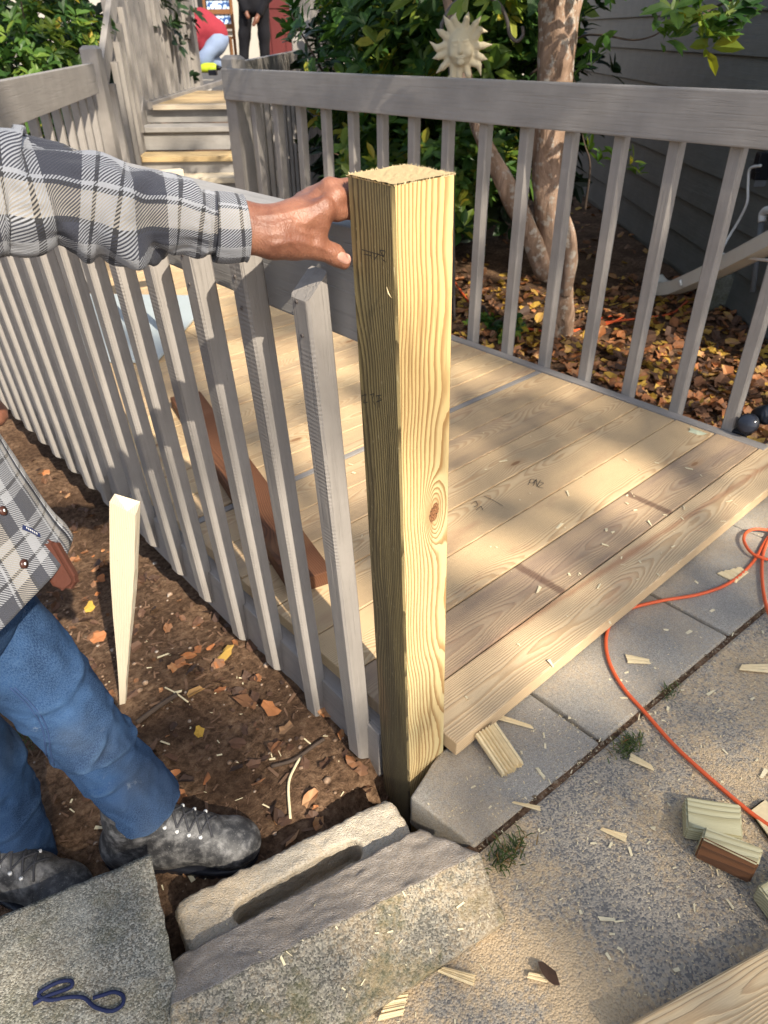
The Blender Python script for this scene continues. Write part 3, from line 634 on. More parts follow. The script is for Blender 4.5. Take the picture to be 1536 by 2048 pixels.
# ------------------------------------------------------------------ loose masonry by the post
def n3(P, f, s=0): return np.array([mnoise.noise(V(p)*f+V(s, 0, 0)) for p in P])
def roughen(vs, amp, f, s=0):
    n = np.stack([n3(vs, f, s), n3(vs, f, s+31), n3(vs, f, s+57)], 1); return vs+n*amp
P1 = onz(335, 1802, -.055); P2 = onz(785, 1584, -.055); dx = (P2-P1); ln = dx.length; dx.normalize(); dy = V(0, 0, 1).cross(dx)
BM_ = Matrix((dx, dy, V(0, 0, 1))).transposed().to_4x4(); BM_.translation = (P1+P2)/2; BI = BM_.inverted()
s1 = BI @ onz(491, 1821, -.055); s2 = BI @ onz(703, 1700, -.055)
def f_block(P):
    q = np.abs(P-np.array([0, -.085, -.06], np.float32))-np.array([ln/2-.022, .085-.02, .058-.012], np.float32)
    q = np.maximum(q, 0); box = np.linalg.norm(q, axis=-1)-.016
    cut = sd_cone(P*np.array([1, 1, 0], np.float32), (s1.x, s1.y, 0), (s2.x, s2.y, 0), .020, .020); return np.maximum(box, np.minimum(-cut, P[..., 2]+.052) if False else np.minimum(-np.maximum(cut, -.072-P[..., 2]), 9))
vs, fs = snet(f_block, (-ln/2-.02, -.2, -.14), (ln/2+.02, .03, .02), .0045); vs = roughen(vs, .0028, 55); vs = roughen(vs, .002, 150, 5)
o = obj('concrete_block', mesh('concrete_block', vs, fs, M['block'], True), label='tan concrete block with a long rounded slot, tilted in the dug soil by the boot', cat='block'); o.matrix_world = BM_ @ Matrix.Rotation(rad(2), 4, 'X')
# debris in the slot
# long dug-up stone: smooth back face up, coarse face towards the patio
def hexa(name, top, z_under, mats, n=40, amp=.003, **kw):
    """two joined quads (smooth strip, rough strip) with thickness under them"""
    (a, b, c, d, e, f) = top   # far-left, far-right, ridge-right, ridge-left, front-right, front-left
    bm = bmesh.new()
    def grid(p, q, r, s, nu, nv):    # p->q along u at v=0, s->r at v=1
        G = [[bm.verts.new(p.lerp(q, i/nu).lerp(s.lerp(r, i/nu), j/nv)) for i in range(nu+1)] for j in range(nv+1)]; return G
    def faces(G, mi):
        for j in range(len(G)-1):
            for i in range(len(G[0])-1): fc = bm.faces.new((G[j][i], G[j][i+1], G[j+1][i+1], G[j+1][i])); fc.material_index = mi; fc.smooth = True
    faces(grid(a, b, c, d, n*2, n//2), 0); faces(grid(d, c, e, f, n*2, n), 1)
    lo = [v+V(0, 0, z_under) for v in (a, b, c, d, e, f)]
    inn = (a+b+e+f)/4
    low = [p.lerp(V(inn.x, inn.y, p.z), .08) for p in lo]
    faces(grid(b, a, low[0], low[1], n*2, 6), 1); faces(grid(e, f, low[5], low[4], n*2, 6)[::-1], 1)
    faces(grid(b, c, low[2], low[1], n//2, 6)[::-1], 1); faces(grid(c, e, low[4], low[2], n, 6)[::-1], 1); faces(grid(d, a, low[0], low[3], n//2, 6)[::-1], 1); faces(grid(f, d, low[3], low[5], n, 6)[::-1], 1)
    bmesh.ops.remove_doubles(bm, verts=bm.verts, dist=.0004)
    for v in bm.verts:
        p = v.co; rgh = .35 if abs((p-d).dot((c-d).cross(V(0, 0, 1)))) < 0 else 1
        v.co = p+V(mnoise.noise(p*60), mnoise.noise(p*60+V(9, 0, 0)), mnoise.noise(p*60+V(0, 9, 0)))*amp*rgh+V(0, 0, mnoise.noise(p*18+V(3, 3, 3)))*amp*1.3
    return obj(name, bm_mesh(name, bm, mats), **kw)
tp = [onz(343, 1922, -.03), onz(838, 1658, -.03), onz(958, 1706, .012), onz(343, 2012, .012), onz(1012, 1842, -.028), onz(352, 2290, -.028)]
hexa('edging_stone', tp, -.055, [mat_conc('stained_stone_face', (.40, .345, .29), (.20, .155, .11), (.58, .56, .54), 500., .3, .1), M['rough2']], 40, .003,
     label='long dug-up paving stone with a smooth stained face, lying across the patio corner', cat='stone')
tp = [onz(-150, 1895, .0), onz(301, 1708, .0), onz(346, 1924, .0), onz(-210, 2075, .002), onz(372, 2120, .0), onz(-260, 2300, .0)]
hexa('stone_paver', tp, -.075, [M['rough'], M['rough']], 40, .0022, label='big grey-green aggregate paver at the lower left with a dark cord on it', cat='paver')
# blue cord on it
cp = [(66, 2008), (100, 1990), (140, 1975), (142, 1962), (118, 1964), (86, 1980), (78, 1992), (100, 2000), (140, 1994), (168, 1996), (190, 2014), (222, 2022), (244, 2010), (246, 1992), (228, 1984), (206, 1990), (186, 1996)]
tube('cord', [onz(u, v, .0055) for u, v in cp], .0028, mat_plain('navy_yarn', (.012, .018, .06), .8, .4, 900, .001), None, 8, 120, label='short navy cord curled on the big grey paver', cat='cord')

# ------------------------------------------------------------------ wood lying about
def offcut(name, top, z, th, mat, label, cat='offcut', bev=.003):
    pts = [onz(u, v, z) for u, v in top]; c = sum(pts, V(0, 0, 0))/len(pts)
    d = (pts[1]-pts[0]); ang = math.atan2(d.y, d.x); R_ = Matrix.Rotation(-ang, 3, 'Z')
    bm = bmesh.new(); vs = [bm.verts.new(R_ @ (p-c)) for p in pts]; f = bm.faces.new(vs)
    e = bmesh.ops.extrude_face_region(bm, geom=[f]); [setattr(v.co, 'z', v.co.z-th) for v in e['geom'] if isinstance(v, bmesh.types.BMVert)]
    bmesh.ops.recalc_face_normals(bm, faces=bm.faces)
    if bev: bmesh.ops.bevel(bm, geom=list(bm.edges), offset=bev, segments=2, affect='EDGES')
    o = obj(name, bm_mesh(name, bm, mat), c, (0, 0, ang), label=label, cat=cat); o['wear'] = .1; return o
offcut('wood_offcut', [(1371, 1592), (1482, 1608), (1487, 1676), (1374, 1656)], -.012, .032, M['scrap'], 'flat square pale green lumber offcut beside the orange cord')
bo = offcut('wood_offcut', [(1411, 1650), (1528, 1696), (1518, 1730), (1404, 1676)], .016, .058, M['scrap'], 'lumber offcut with a dark reddish bark side, leaning on the square offcut')
bo.data.materials.append(mat_pine('bark_stained_side', (.20, .085, .035), (.06, .028, .016), 'x', 60., knots=False))
for p_ in bo.data.polygons:
    n_w = bo.matrix_basis.to_3x3() @ p_.normal
    if abs(p_.normal.z) < .3 and n_w.dot((CAM-bo.location).normalized()) > .1: p_.material_index = 1
offcut('wood_offcut', [(1516, 1770), (1640, 1700), (1720, 1800), (1576, 1850)], -.005, .038, M['scrap'], 'lumber offcut cut off by the right edge, below the bark-sided one')
offcut('wood_offcut', [(1497, 1620), (1530, 1595), (1600, 1660), (1556, 1700)], -.038, .006, M['split'], 'thin pinkish slip of wood right of the square offcut, at the picture edge')
bk = offcut('wood_plank', [(1240, 2056), (1580, 1868), (1800, 2010), (1400, 2260)], .0, .038, M['pine'], 'pale lumber plank lying on the patio at the lower right corner', 'plank')
a, b = onz(372, 798, .022), onz(624, 1166, .022)
o = plank('dark_plank', a, b, .11, .04, M['brown'], None, label='dark reddish-brown board lying on the deck behind the balusters', cat='plank'); o['wear'] = .25
# broken white stake in front of the balusters
def stake():
    a, b = onz(246, 1425, -.20), at(250, 1012, 1.33); n = 26; ln = (b-a).length; vs, fs = [], []
    prof = [(-1, -1), (1, -1), (1, 1), (-1, 1)]
    for i in range(n):
        f = i/(n-1); hw = .006+.0175*smst(f, 0, .85); ht = .006+.010*smst(f, 0, .8)
        for k, (x, y) in enumerate(prof):
            zz = f*ln
            if i == n-1: zz += [.016, -.006, .004, .012][k]
            vs.append((x*hw+.0012*mnoise.noise(V(0, k, f*7)), y*ht, zz))
    for i in range(n-1):
        for k in range(4): l = (k+1) % 4; fs.append((i*4+k, i*4+l, (i+1)*4+l, (i+1)*4+k))
    i = (n-1)*4; vs.append((.004, 0, ln-.012)); c = len(vs)-1; fs += [(i+k, i+(k+1) % 4, c) for k in range(4)]
    o = obj('wood_stake', mesh('wood_stake', vs, fs, M['stake']), label='broken pale stake standing in the soil in front of the balusters', cat='stake'); o['wear'] = .1
    x = (RT-(b-a).normalized()*RT.dot((b-a).normalized())).normalized(); orient(o, a, b, x)
stake()
# orange cord on the patio, running off right and looping back
cz = J+.006
cp = [(1600, 1690), (1536, 1650), (1480, 1608), (1390, 1530), (1340, 1482), (1290, 1425), (1246, 1375), (1219, 1325), (1212, 1280), (1223, 1245), (1252, 1220), (1320, 1202), (1400, 1188), (1460, 1165), (1505, 1125), (1536, 1075), (1570, 1050)]
oc = tube('extension_cord', [onz(u, v, cz) for u, v in cp], .0041, M['orange'], None, 10, 220, label='orange extension cord curving across the patio beside the deck edge', cat='cord')
cp = [(1620, 1095), (1560, 1120), (1510, 1110), (1489, 1085), (1492, 1066), (1515, 1058), (1570, 1066)]
tube('cord_loop', [onz(u, v, cz+.009) for u, v in cp], .0041, M['orange'], oc, 10, 60)
cp = [(1560, 1040), (1532, 1090), (1524, 1130), (1528, 1190), (1545, 1240), (1600, 1290)]
tube('cord_loop', [onz(u, v, cz+.003) for u, v in cp], .0041, M['orange'], oc, 10, 60)
# sawhorse legs on the deck (the pale legs behind the balusters)
lg = empty('sawhorse', tuple(onz(305, 680, 0)), 'pale sawhorse legs with tan feet standing on the deck behind the balusters', 'sawhorse')
f1, f2 = onz(276, 672, .0), onz(334, 676, 0)
for f_, tp_ in ((f1, f1+V(.03, .12, .62)), (f2, f2+V(-.0, .10, .62))): plank('leg', f_+V(0, 0, .025), tp_, .032, .025, M['stake'], lg); plank('foot', f_+V(0, 0, .002), f_+V(0, 0, .026), .05, .04, M['pinez'], lg)
plank('crossbar', f1+V(-.25, .12, .62), f2+V(.25, .10, .62), .045, .06, M['stake'], lg)
M['bluedeck'] = mat_plain('pale_blue_deck_paint', (.36, .41, .43), .5, .06, 8)
o = plank('painted_deck_sheet', V(.12, 2.25, .012), V(.75, 2.85, .012), .75, .012, M['bluedeck'], None, label='pale blue-grey painted deck boards in the sun behind the balusters, built as one flat sheet', cat='sheet')  # flat sheet added in place of a painted stretch of deck boards

# splinters, chips and sawdust
def chip_data(n, pos, size, elong=2.5, thick=.12):
    vs, fs = [], []
    for k in range(n):
        p = pos(k); s = size(k); a = rng.uniform(0, 6.28); l = s*rng.uniform(.6, elong); w_ = s*rng.uniform(.35, .8); tilt = rng.normal(0, .25)
        ca, sa = math.cos(a), math.sin(a); i = len(vs); m_ = np.array([rng.uniform(-.1, .7), rng.uniform(-.2, .5), rng.uniform(-.9, .6), rng.uniform(-.3, .4)]); h = s*thick
        lp = [(-l/2, -w_/2*(1+m_[0])), (l/2*(1+m_[1]), -w_/2), (l/2, w_/2*(1+m_[2])), (-l/2*(1+m_[3]), w_/2*.8)]
        for z in (0, h):
            for x, y in lp: vs.append((p[0]+x*ca-y*sa, p[1]+x*sa+y*ca, p[2]+z+max(0, x*tilt)+.001))
        fs += [(i+4, i+5, i+6, i+7), (i, i+1, i+5, i+4), (i+1, i+2, i+6, i+5), (i+2, i+3, i+7, i+6), (i+3, i, i+4, i+7)]
    return vs, fs
def patio_pos(k):
    while True:
        x, y = rng.normal(.15, .45), rng.uniform(-.75, -.16)
        if y < .0 and x > -.2 and x < 1.3: return (x, y, J-.002)
vs, fs = chip_data(340, patio_pos, lambda k: float(np.clip(rng.lognormal(-5.7, .55), .0015, .010)))
obj('patio_wood_chips', mesh('patio_wood_chips', vs, fs, M['chip']), kind='stuff')
vs, fs = chip_data(3200, patio_pos, lambda k: float(rng.uniform(.0006, .0022)), 2.5, .4); obj('sawdust', mesh('sawdust', vs, fs, M['split']), kind='stuff')
vs, fs = chip_data(90, lambda k: (rng.uniform(-.1, 1.2), rng.uniform(-.14, .9)**1 if rng.random() < .4 else rng.uniform(-.14, .25), .001), lambda k: float(np.clip(rng.lognormal(-5.2, .5), .002, .012)))
obj('deck_wood_chips', mesh('deck_wood_chips', vs, fs, M['chip']), kind='stuff')
def soil_pos(k):
    x, y = rng.uniform(-.75, -.2), abs(rng.normal(.2, .25)); return (x, y, gz(x, y)+.001)
vs, fs = chip_data(70, soil_pos, lambda k: float(np.clip(rng.lognormal(-5.6, .5), .002, .009)), 4)
obj('soil_wood_chips', mesh('soil_wood_chips', vs, fs, M['chip']), kind='stuff')
def st_pos(k):
    u, v = rng.uniform(430, 980), rng.uniform(1800, 2030); p = onz(u, v, -.01); return tuple(p+V(0, 0, .012))
vs, fs = chip_data(190, lambda k: st_pos(k) if k < 45 else tuple((BM_ @ (s1.lerp(s2, rng.uniform(0, 1))+V(0, rng.normal(0, .006), -.07)))), lambda k: float(np.clip(rng.lognormal(-6.0, .45), .0015, .006)), 3)
# chips are dropped onto the stones below once everything is built
stone_chips = (vs, fs)
def big_chip(quad, z, th, label, ridges=6, mat=None, lift=0.):
    """split flake: corrugated along its grain"""
    a, b, c, d = [onz(u, v, z) for u, v in quad]; nu, nv = 18, ridges*6; vs, fs = [], []
    for lay in (0, 1):
        for j in range(nv+1):
            jag0, jag1 = rng.uniform(-.03, .05), rng.uniform(-.04, .06)
            for i in range(nu+1):
                fu, fv = i/nu, j/nv; fu2 = fu+(jag0*(1-fu) if not lay else 0)*(i == 0)+(jag1*(i == nu))
                p = a.lerp(b, fu2).lerp(d.lerp(c, fu2), fv); h = (th*(.35+.65*(1-abs(2*((fv*ridges) % 1)-1)**3)*(.75+.25*math.sin(fv*37+2)))+lift*fu) if lay else lift*fu
                vs.append((p.x, p.y, p.z+h))
    W_ = nu+1; N_ = W_*(nv+1)
    for j in range(nv):
        for i in range(nu): q = j*W_+i; fs.append((N_+q, N_+q+1, N_+q+W_+1, N_+q+W_)); fs.append((q+W_, q+W_+1, q+1, q))
    for i in range(nu): fs.append((i, i+1, N_+i+1, N_+i)); q = nv*W_+i; fs.append((q+1, q, N_+q, N_+q+1))
    for j in range(nv): q = j*W_; fs.append((q+W_, q, N_+q, N_+q+W_)); q += nu; fs.append((q, q+W_, N_+q+W_, N_+q))
    return obj('wood_flake', mesh('wood_flake', vs, fs, mat or M['split']), label=label, cat='wood chip')
zc = J+.003
big_chip([(950, 1474), (1006, 1540), (1048, 1514), (992, 1450)], zc+.022, .013, 'large ridged pine flake beside the foot of the new post', 7, None, -.022)
big_chip([(998, 1440), (1066, 1458), (1060, 1450), (1002, 1430)], zc, .003, 'long thin splinter beside the large ridged flake', 2)
big_chip([(875, 1944), (945, 1972), (950, 1950), (888, 1935)], zc, .005, 'ridged flake lying under the edge of the long stone', 4)
big_chip([(756, 2042), (806, 2030), (816, 1985), (778, 1990)], zc, .006, 'broad flake at the bottom under the long dug-up stone', 4)
big_chip([(1258, 1520), (1308, 1542), (1302, 1530), (1262, 1506)], zc, .003, 'pale green sliver below the tuft of grass', 2)
big_chip([(1200, 1660), (1250, 1684), (1252, 1668), (1205, 1656)], zc, .003, 'pale green flake on the open patio above the weed', 4)
big_chip([(1434, 1148), (1470, 1166), (1496, 1145), (1482, 1136)], zc, .007, 'thick flake inside the curve of the orange cord', 4)
big_chip([(1478, 1340), (1540, 1346), (1540, 1328), (1484, 1330)], zc, .004, 'yellow flake at the right edge under the orange cord', 3)
big_chip([(1024, 1606), (1080, 1622), (1078, 1612), (1028, 1604)], zc, .003, 'short sliver on the smooth pavers near the joint', 2)
big_chip([(1054, 1956), (1094, 1966), (1096, 1950), (1058, 1944)], zc, .002, 'pale curl of wood next to the dead brown leaf', 2)
big_chip([(1250, 1308), (1296, 1318), (1300, 1328), (1256, 1326)], zc, .002, 'oval shaving on the smooth paver inside the cord', 2)

# ------------------------------------------------------------------ the worker
from mathutils.bvhtree import BVHTree
def bvh(o):
    me = o.data; mw = o.matrix_world; return BVHTree.FromPolygons([mw @ v.co for v in me.vertices], [tuple(p.vertices) for p in me.polygons])
def hit(tree, u, v):
    r = ray(u, v).normalized(); h = tree.ray_cast(CAM, r); return h
def mat_skin(name, col, dark):
    t = NT(name); o = t.pos(); n = t.noise(o, 28., 4, .6); f = t.noise(o, 420., 4, .65); vo = t.vor(o, 620.)
    c = t.mix(t.ss(n, .3, .7), dark, col); c = t.mix(t.mth('MULTIPLY', t.ss(f, .55, .72), .3), c, (.20, .075, .045))
    c = t.mix(t.mth('MULTIPLY', t.ss(t.noise(o, 900., 2), .72, .76), .5), c, (.60, .45, .33))
    wr = t.N('TexWave', {'Vector': o, 'Scale': 60., 'Distortion': 9., 'Detail': 3., 'Detail Scale': 2.5}).outputs[1]
    h = t.mth('ADD', t.mth('ADD', t.mth('MULTIPLY', f, .9), t.mth('MULTIPLY', vo, .6)), t.mth('MULTIPLY', wr, .45))
    return t.done(c, .46, t.bump(h, .00055, .7), .45, Subsurface_Weight=.10, Subsurface_Radius=(.012, .004, .002), Subsurface_Scale=.6)
M['skin'] = mat_skin('tanned_skin', (.26, .115, .070), (.16, .063, .038))
loc = lambda x, y, h: PM @ V(x, y, h)
hI = (PMI @ on_left_face(692, 416)).z
dep = lambda p: (V(p)-CAM).dot(fw_)
dc = dep(loc(0, PW, hI))
def hand_prims():
    q = .955
    wr = at(546, 464, dc-.014); fa = at(470, 453, dc-.028); el = at(-110, 392, .70); mf = at(330, 440, dc-.055)
    mi, mm, mr, mp = at(648, 418, dc-.010), at(642, 400, dc+.010), at(624, 398, dc+.026), at(606, 405, dc+.038)
    P = [(el, mf, .030, .027), (mf, fa, .027, .0265*q)]
    up = (UP*.0085)
    P += [(fa, wr, .0262*q, .0245*q), (fa+up, wr+up, .0205*q, .0195*q), (fa-up, wr-up, .0205*q, .0195*q), (wr+up, at(588, 434, dc-.005), .0195*q, .0195*q), (wr-up, at(590, 478, dc+.0), .0195*q, .019*q)]
    P += [(wr, mi, .021*q, .0128*q), (wr, mm, .021*q, .0135*q), (wr, mr, .02*q, .013*q), (wr, mp, .018*q, .012*q)]
    t1, t2 = at(590, 483, dc+.002), at(632, 494, dc+.014)
    P += [(wr-up, t1, .0195*q, .0195*q), (t1, t2, .0195*q, .0135*q)]
    tipc = on_left_face(697, 523)-px_*.0072
    t3 = at(668, 509, dep(tipc)-.010)
    P += [(t2, t3, .0135*q, .0112*q), (t3, tipc, .0116*q, .0088*q)]
    P += [(at(620, 464, dc+.006), at(636, 442, dc-.002), .015*q, .013*q), (at(626, 482, dc+.010), at(642, 452, dc), .012*q, .009*q)]
    for i, (mc, dh, r) in enumerate(((mi, -.004, .0104), (mm, .0115, .0106), (mr, .020, .0098), (mp, .012, .0086))):
        h = hI+dh; y_ = [0, .001, .012, .028][i]
        a = loc(-.008, PW+.013+y_, h+.001); b = loc(.016, PW+.0135+y_*.7, h-.002); c = loc(.040, PW+.0105+y_*.5, h-.006); d = loc(.055+.004*(i in (1, 2)), PW+.0088+y_*.4, h-.009)
        P += [(mc, a, [.0128, .0135, .013, .012][i]*q, r*1.08), (a, b, r*1.08, r), (b, c, r, r*.92), (c, d, r*.92, r*.8)]
    return P, tipc, t3, t2
HP, tipc, t3, t2 = hand_prims()
HPn = [(np.array(a, np.float32), np.array(b, np.float32), ra, rb) for a, b, ra, rb in HP]
# tendons, veins (+) and skin creases (-) laid over the back of the hand
RELIEF = [(.0016, 5, [(520, 432), (575, 425), (625, 412), (648, 398)]), (.0016, 6, [(545, 490), (595, 482), (640, 494), (668, 506)]), (.0011, 3.5, [(505, 440), (545, 452), (580, 440), (612, 448), (640, 425)]), (.0010, 3, [(580, 440), (598, 462), (622, 470)]), (.0009, 3, [(530, 470), (570, 470), (600, 500)]),
          (-.0009, 2, [(546, 424), (553, 450), (552, 480)]), (-.0008, 1.8, [(556, 428), (563, 452), (561, 476)]), (-.0009, 1.8, [(652, 492), (649, 503), (652, 514)]), (-.0008, 1.6, [(658, 494), (655, 506), (658, 516)]), (-.0010, 2, [(636, 470), (626, 484), (630, 500)]), (-.0008, 1.8, [(662, 388), (660, 402), (664, 416)]), (-.0007, 1.6, [(669, 386), (667, 400), (671, 416)]), (.0015, 8, [(652, 392), (660, 396)])]
def f_hand(P):
    d = None
    for i, (a, b, ra, rb) in enumerate(HPn):
        q = sd_cone(P, a, b, ra, rb); d = q if d is None else smin(d, q, .0105 if i < 17 else .006)
    q_ = P-np.array(CAM, np.float32); zz = q_@np.array(fw_, np.float32); uu = 768+F*(q_@np.array(RT, np.float32))/zz; vv = 1024-F*(q_@np.array(UP, np.float32))/zz
    for amp, wd, line in RELIEF:
        m_ = None
        for (a0, b0), (a1, b1) in zip(line[:-1], line[1:]):
            ex, ey = a1-a0, b1-b0; tt = np.clip(((uu-a0)*ex+(vv-b0)*ey)/(ex*ex+ey*ey), 0, 1); dd = (uu-a0-tt*ex)**2+(vv-b0-tt*ey)**2; m_ = dd if m_ is None else np.minimum(m_, dd)
        d = d-amp*np.exp(-m_/(wd*wd))
    # creases over the thumb joint
    ax = np.array((tipc-t3).normalized(), np.float32); s = (P-np.array(t3, np.float32))@ax
    for k, c in enumerate((-.004, -.0005, .003)): d = d+.0006*np.exp(-((s-c)/.0009)**2)
    return d
lo = np.array([min(min(a[i], b[i]) for a, b, *_ in HPn[1:])-.045 for i in range(3)]); hi = np.array([max(max(a[i], b[i]) for a, b, *_ in HPn[1:])+.045 for i in range(3)])
fa_ = np.array(at(400, 445, dc-.10)); lo[0] = fa_[0]-.04
hv, hf = snet(f_hand, lo, hi, .0021)
# body under the clothes
hip, chest, neck, head = V(-.746, .226, .56), V(-.80, .33, .95), V(-.80, .345, 1.19), V(-.745, .30, 1.345)
shR, shL = V(-.77, .20, 1.10), V(-.86, .52, 1.11); elR = at(-140, 388, .69)
bodyP = [(hip+V(-.02, .03, .06), chest, .085, .13), (chest, V(-.80, .34, 1.1), .15, .10), (shR, shL, .04, .04), (V(-.80, .34, 1.1), neck, .07, .055), (neck, head, .055, .06),
         (shR, elR, .03, .03), (elR, at(300, 438, dc-.055), .03, .02), (shL, V(-.78, .60, .86), .035, .032), (V(-.78, .60, .86), V(-.62, .52, .72), .04, .027), (V(-.62, .52, .72), V(-.58, .50, .68), .028, .022)]
for k, (a, b) in enumerate([((-.575, .515, .665), (-.535, .50, .63)), ((-.58, .50, .66), (-.54, .48, .625)), ((-.585, .485, .658), (-.55, .465, .625)), ((-.59, .47, .657), (-.565, .455, .63)), ((-.60, .53, .69), (-.565, .54, .665))]): bodyP.append((V(a), V(b), .011, .009))
legR = [at(-80, 1195, .90), at(125, 1405, 1.10), at(300, 1625, 1.26)]; legL = [at(-240, 1270, 1.0), at(-60, 1500, 1.17), at(70, 1720, 1.32)]
for lg_ in (legR, legL): bodyP += [(lg_[0], lg_[1], .03, .03), (lg_[1], lg_[2], .03, .028)]
bodyN = [(np.array(a, np.float32), np.array(b, np.float32), ra, rb) for a, b, ra, rb in bodyP]
hR = Matrix.Rotation(rad(-15), 3, 'Z'); fdir = V(.95, -.25, -.15).normalized(); sdir = fdir.cross(V(0, 0, 1)).normalized(); udir = sdir.cross(fdir); HM = np.array(Matrix((fdir, sdir, udir)).transposed(), np.float32)
hc = np.array(head+V(0, 0, .035), np.float32)
hp = lambda x, y, z: hc+HM@np.array([x, y, z], np.float32)
def f_body(P):
    d = None
    for a, b, ra, rb in bodyN:
        q = sd_cone(P, a, b, ra, rb); d = q if d is None else smin(d, q, .03)
    d = smin(d, sd_ell(P, hc, (.098, .077, .115), HM), .02); d = smin(d, sd_ell(P, hp(.035, 0, -.07), (.058, .052, .055), HM), .03)
    d = smin(d, sd_cone(P, hp(.092, 0, .01), hp(.112, 0, -.025), .008, .015), .012)
    for s in (-1, 1):
        d = smin(d, sd_ell(P, hp(-.005, s*.078, -.01), (.02, .009, .032), HM), .008); d = -smin(-d, sd_ell(P, hp(.094, s*.032, .008), (.012, .016, .010), HM), .008)
        d = smin(d, sd_ell(P, hp(.08, s*.032, .008), (.013, .014, .010), HM), .004)
    d = smin(d, sd_ell(P, hp(.088, 0, -.062), (.012, .024, .007), HM), .006)
    return d
lo = np.min([np.minimum(a, b) for a, b, *_ in bodyN], 0)-.17; hi = np.max([np.maximum(a, b) for a, b, *_ in bodyN], 0)+.17
bv, bf = snet(f_body, lo, hi, .011)
worker = obj('person', mesh('person', np.vstack([hv, bv]), list(hf)+list(bf+len(hv)), M['skin'], True), label='worker in plaid flannel shirt and blue jeans, one hand gripping the new post', cat='person')
# hair
hair = lambda P: np.maximum(sd_ell(P, hc+HM@np.array([-.006, 0, .012], np.float32), (.104, .084, .116), HM), -(((P-hc)@HM)[..., 2]-.02+((P-hc)@HM)[..., 0]*.9)*-1 if False else (((P-hc)@HM)[..., 0]*.9-((P-hc)@HM)[..., 2]*.8-.02))
v_, f_ = snet(hair, hc-.15, hc+.15, .008); obj('hair', mesh('hair', v_, f_, mat_plain('dark_hair', (.03, .022, .018), .6, .4, 300, .002), True), parent=worker)
# thumb nail
ht = BVHTree.FromPolygons([tuple(q) for q in hv], [tuple(int(i) for i in q) for q in hf])
nv_, nf_ = [], []; na = math.atan2(14, 29)
for i in range(11):
    for j in range(9):
        a, b = (i-5)/5, (j-4)/4; x, y = a*math.sqrt(max(0, 1-.42*b*b))*14.5, b*math.sqrt(max(0, 1-.42*a*a))*10.5
        u, v = 689+x*math.cos(na)-y*math.sin(na), 516+x*math.sin(na)+y*math.cos(na); r = ray(u, v).normalized(); h = ht.ray_cast(CAM, r)
        p_ = h[0] if h[0] else CAM+r*(tipc-CAM).length; nv_.append(p_-r*(.0011*(1-max(a*a, b*b)**3)+.0002))
for i in range(10):
    for j in range(8): nf_.append((i*9+j, (i+1)*9+j, (i+1)*9+j+1, i*9+j+1))
obj('thumb_nail', mesh('thumb_nail', nv_, nf_, mat_plain('nail', (.42, .23, .18), .25, .08, 200), True), parent=worker)

# ---- plaid flannel: warp and weft stripe sets joined by a diagonal twill
def mat_plaid():
    t = NT('plaid_flannel'); u, v, _ = t.xyz(t.uv()); o = t.uv()
    wob = t.mth('MULTIPLY', t.mth('SUBTRACT', t.noise(o, 9., 2), .5), .008)
    navy, white, cream, black = (.022, .025, .040), (.29, .30, .325), (.28, .255, .22), (.014, .014, .016)
    def set_(x, per, ph, st):
        f = t.mth('FRACT', t.mth('DIVIDE', t.mth('SUBTRACT', t.mth('ADD', x, wob), ph), per))
        return t.ramp(f, [(p/per, c) for p, c in st], 'CONSTANT')
    a = set_(u, .098, .100, [(0, navy), (.028, white), (.032, black), (.036, cream), (.060, black), (.064, navy), (.081, white)])
    b = set_(v, .087, -.108-.018, [(0, navy), (.034, white), (.046, black), (.050, white), (.0715, black), (.0755, white)])
    tw = t.mth('FRACT', t.mth('MULTIPLY', t.mth('ADD', t.mth('ADD', u, v), t.mth('MULTIPLY', wob, .4)), 300.)); tm = t.ss(tw, .42, .58)
    c = t.mix(tm, a, b); f = t.noise(t.vmul(o, (900, 900, 1)), 1., 3, .7); c = t.mix(t.mth('MULTIPLY', f, .2), c, t.mix(.5, c, (.5, .5, .52)))
    g = t.noise(o, 700., 3, .7)
    return t.done(c, .92, t.bump(t.mth('ADD', t.mth('MULTIPLY', tm, .5), g), .0012, .8), .12, Sheen_Weight=.12)
M['plaid'] = mat_plaid()
def loft(name, rings, n, seg, mat, parent=None, disp=None, up=None, uvoff=(0, 0), thick=0., cap=False, urad=None, vend=None):
    """rings: (centre, radius across, radius along `up`)"""
    pts = [tuple(r[0]) for r in rings]; rs = [(r[1], r[2]) for r in rings]
    A = catmull(np.hstack([np.array(pts, float), np.array(rs, float)]), n); pts, rs = A[:, :3], A[:, 3:]
    T = np.gradient(pts, axis=0); T /= np.linalg.norm(T, axis=1)[:, None]
    s = np.concatenate([[0], np.cumsum(np.linalg.norm(np.diff(pts, axis=0), axis=1))]); U = np.array(up if up is not None else (0, 0, 1), float)
    vs, uv, fs = [], [], []; rm = urad or rs.mean(); voff = (vend-s[-1]) if vend is not None else uvoff[1]
    for i in range(n):
        y = U-T[i]*(U@T[i]); y /= np.linalg.norm(y); x = np.cross(y, T[i])
        for j in range(seg+1):
            th = 2*math.pi*j/seg; dd = disp(s[i], th, i/(n-1)) if disp else 0.; sh = T[i]*0
            vs.append(pts[i]+x*math.cos(th)*(rs[i, 0]+dd)+y*math.sin(th)*(rs[i, 1]+dd)); uv.append((th*rm+uvoff[0], s[i]+voff))
    W_ = seg+1
    for i in range(n-1):
        for j in range(seg): fs.append((i*W_+j, i*W_+j+1, (i+1)*W_+j+1, (i+1)*W_+j))
    o = obj(name, mesh(name, vs, fs, mat, True, uv), parent=parent)
    if thick: md = o.modifiers.new('thick', 'SOLIDIFY'); md.thickness = thick; md.offset = -1
    return o
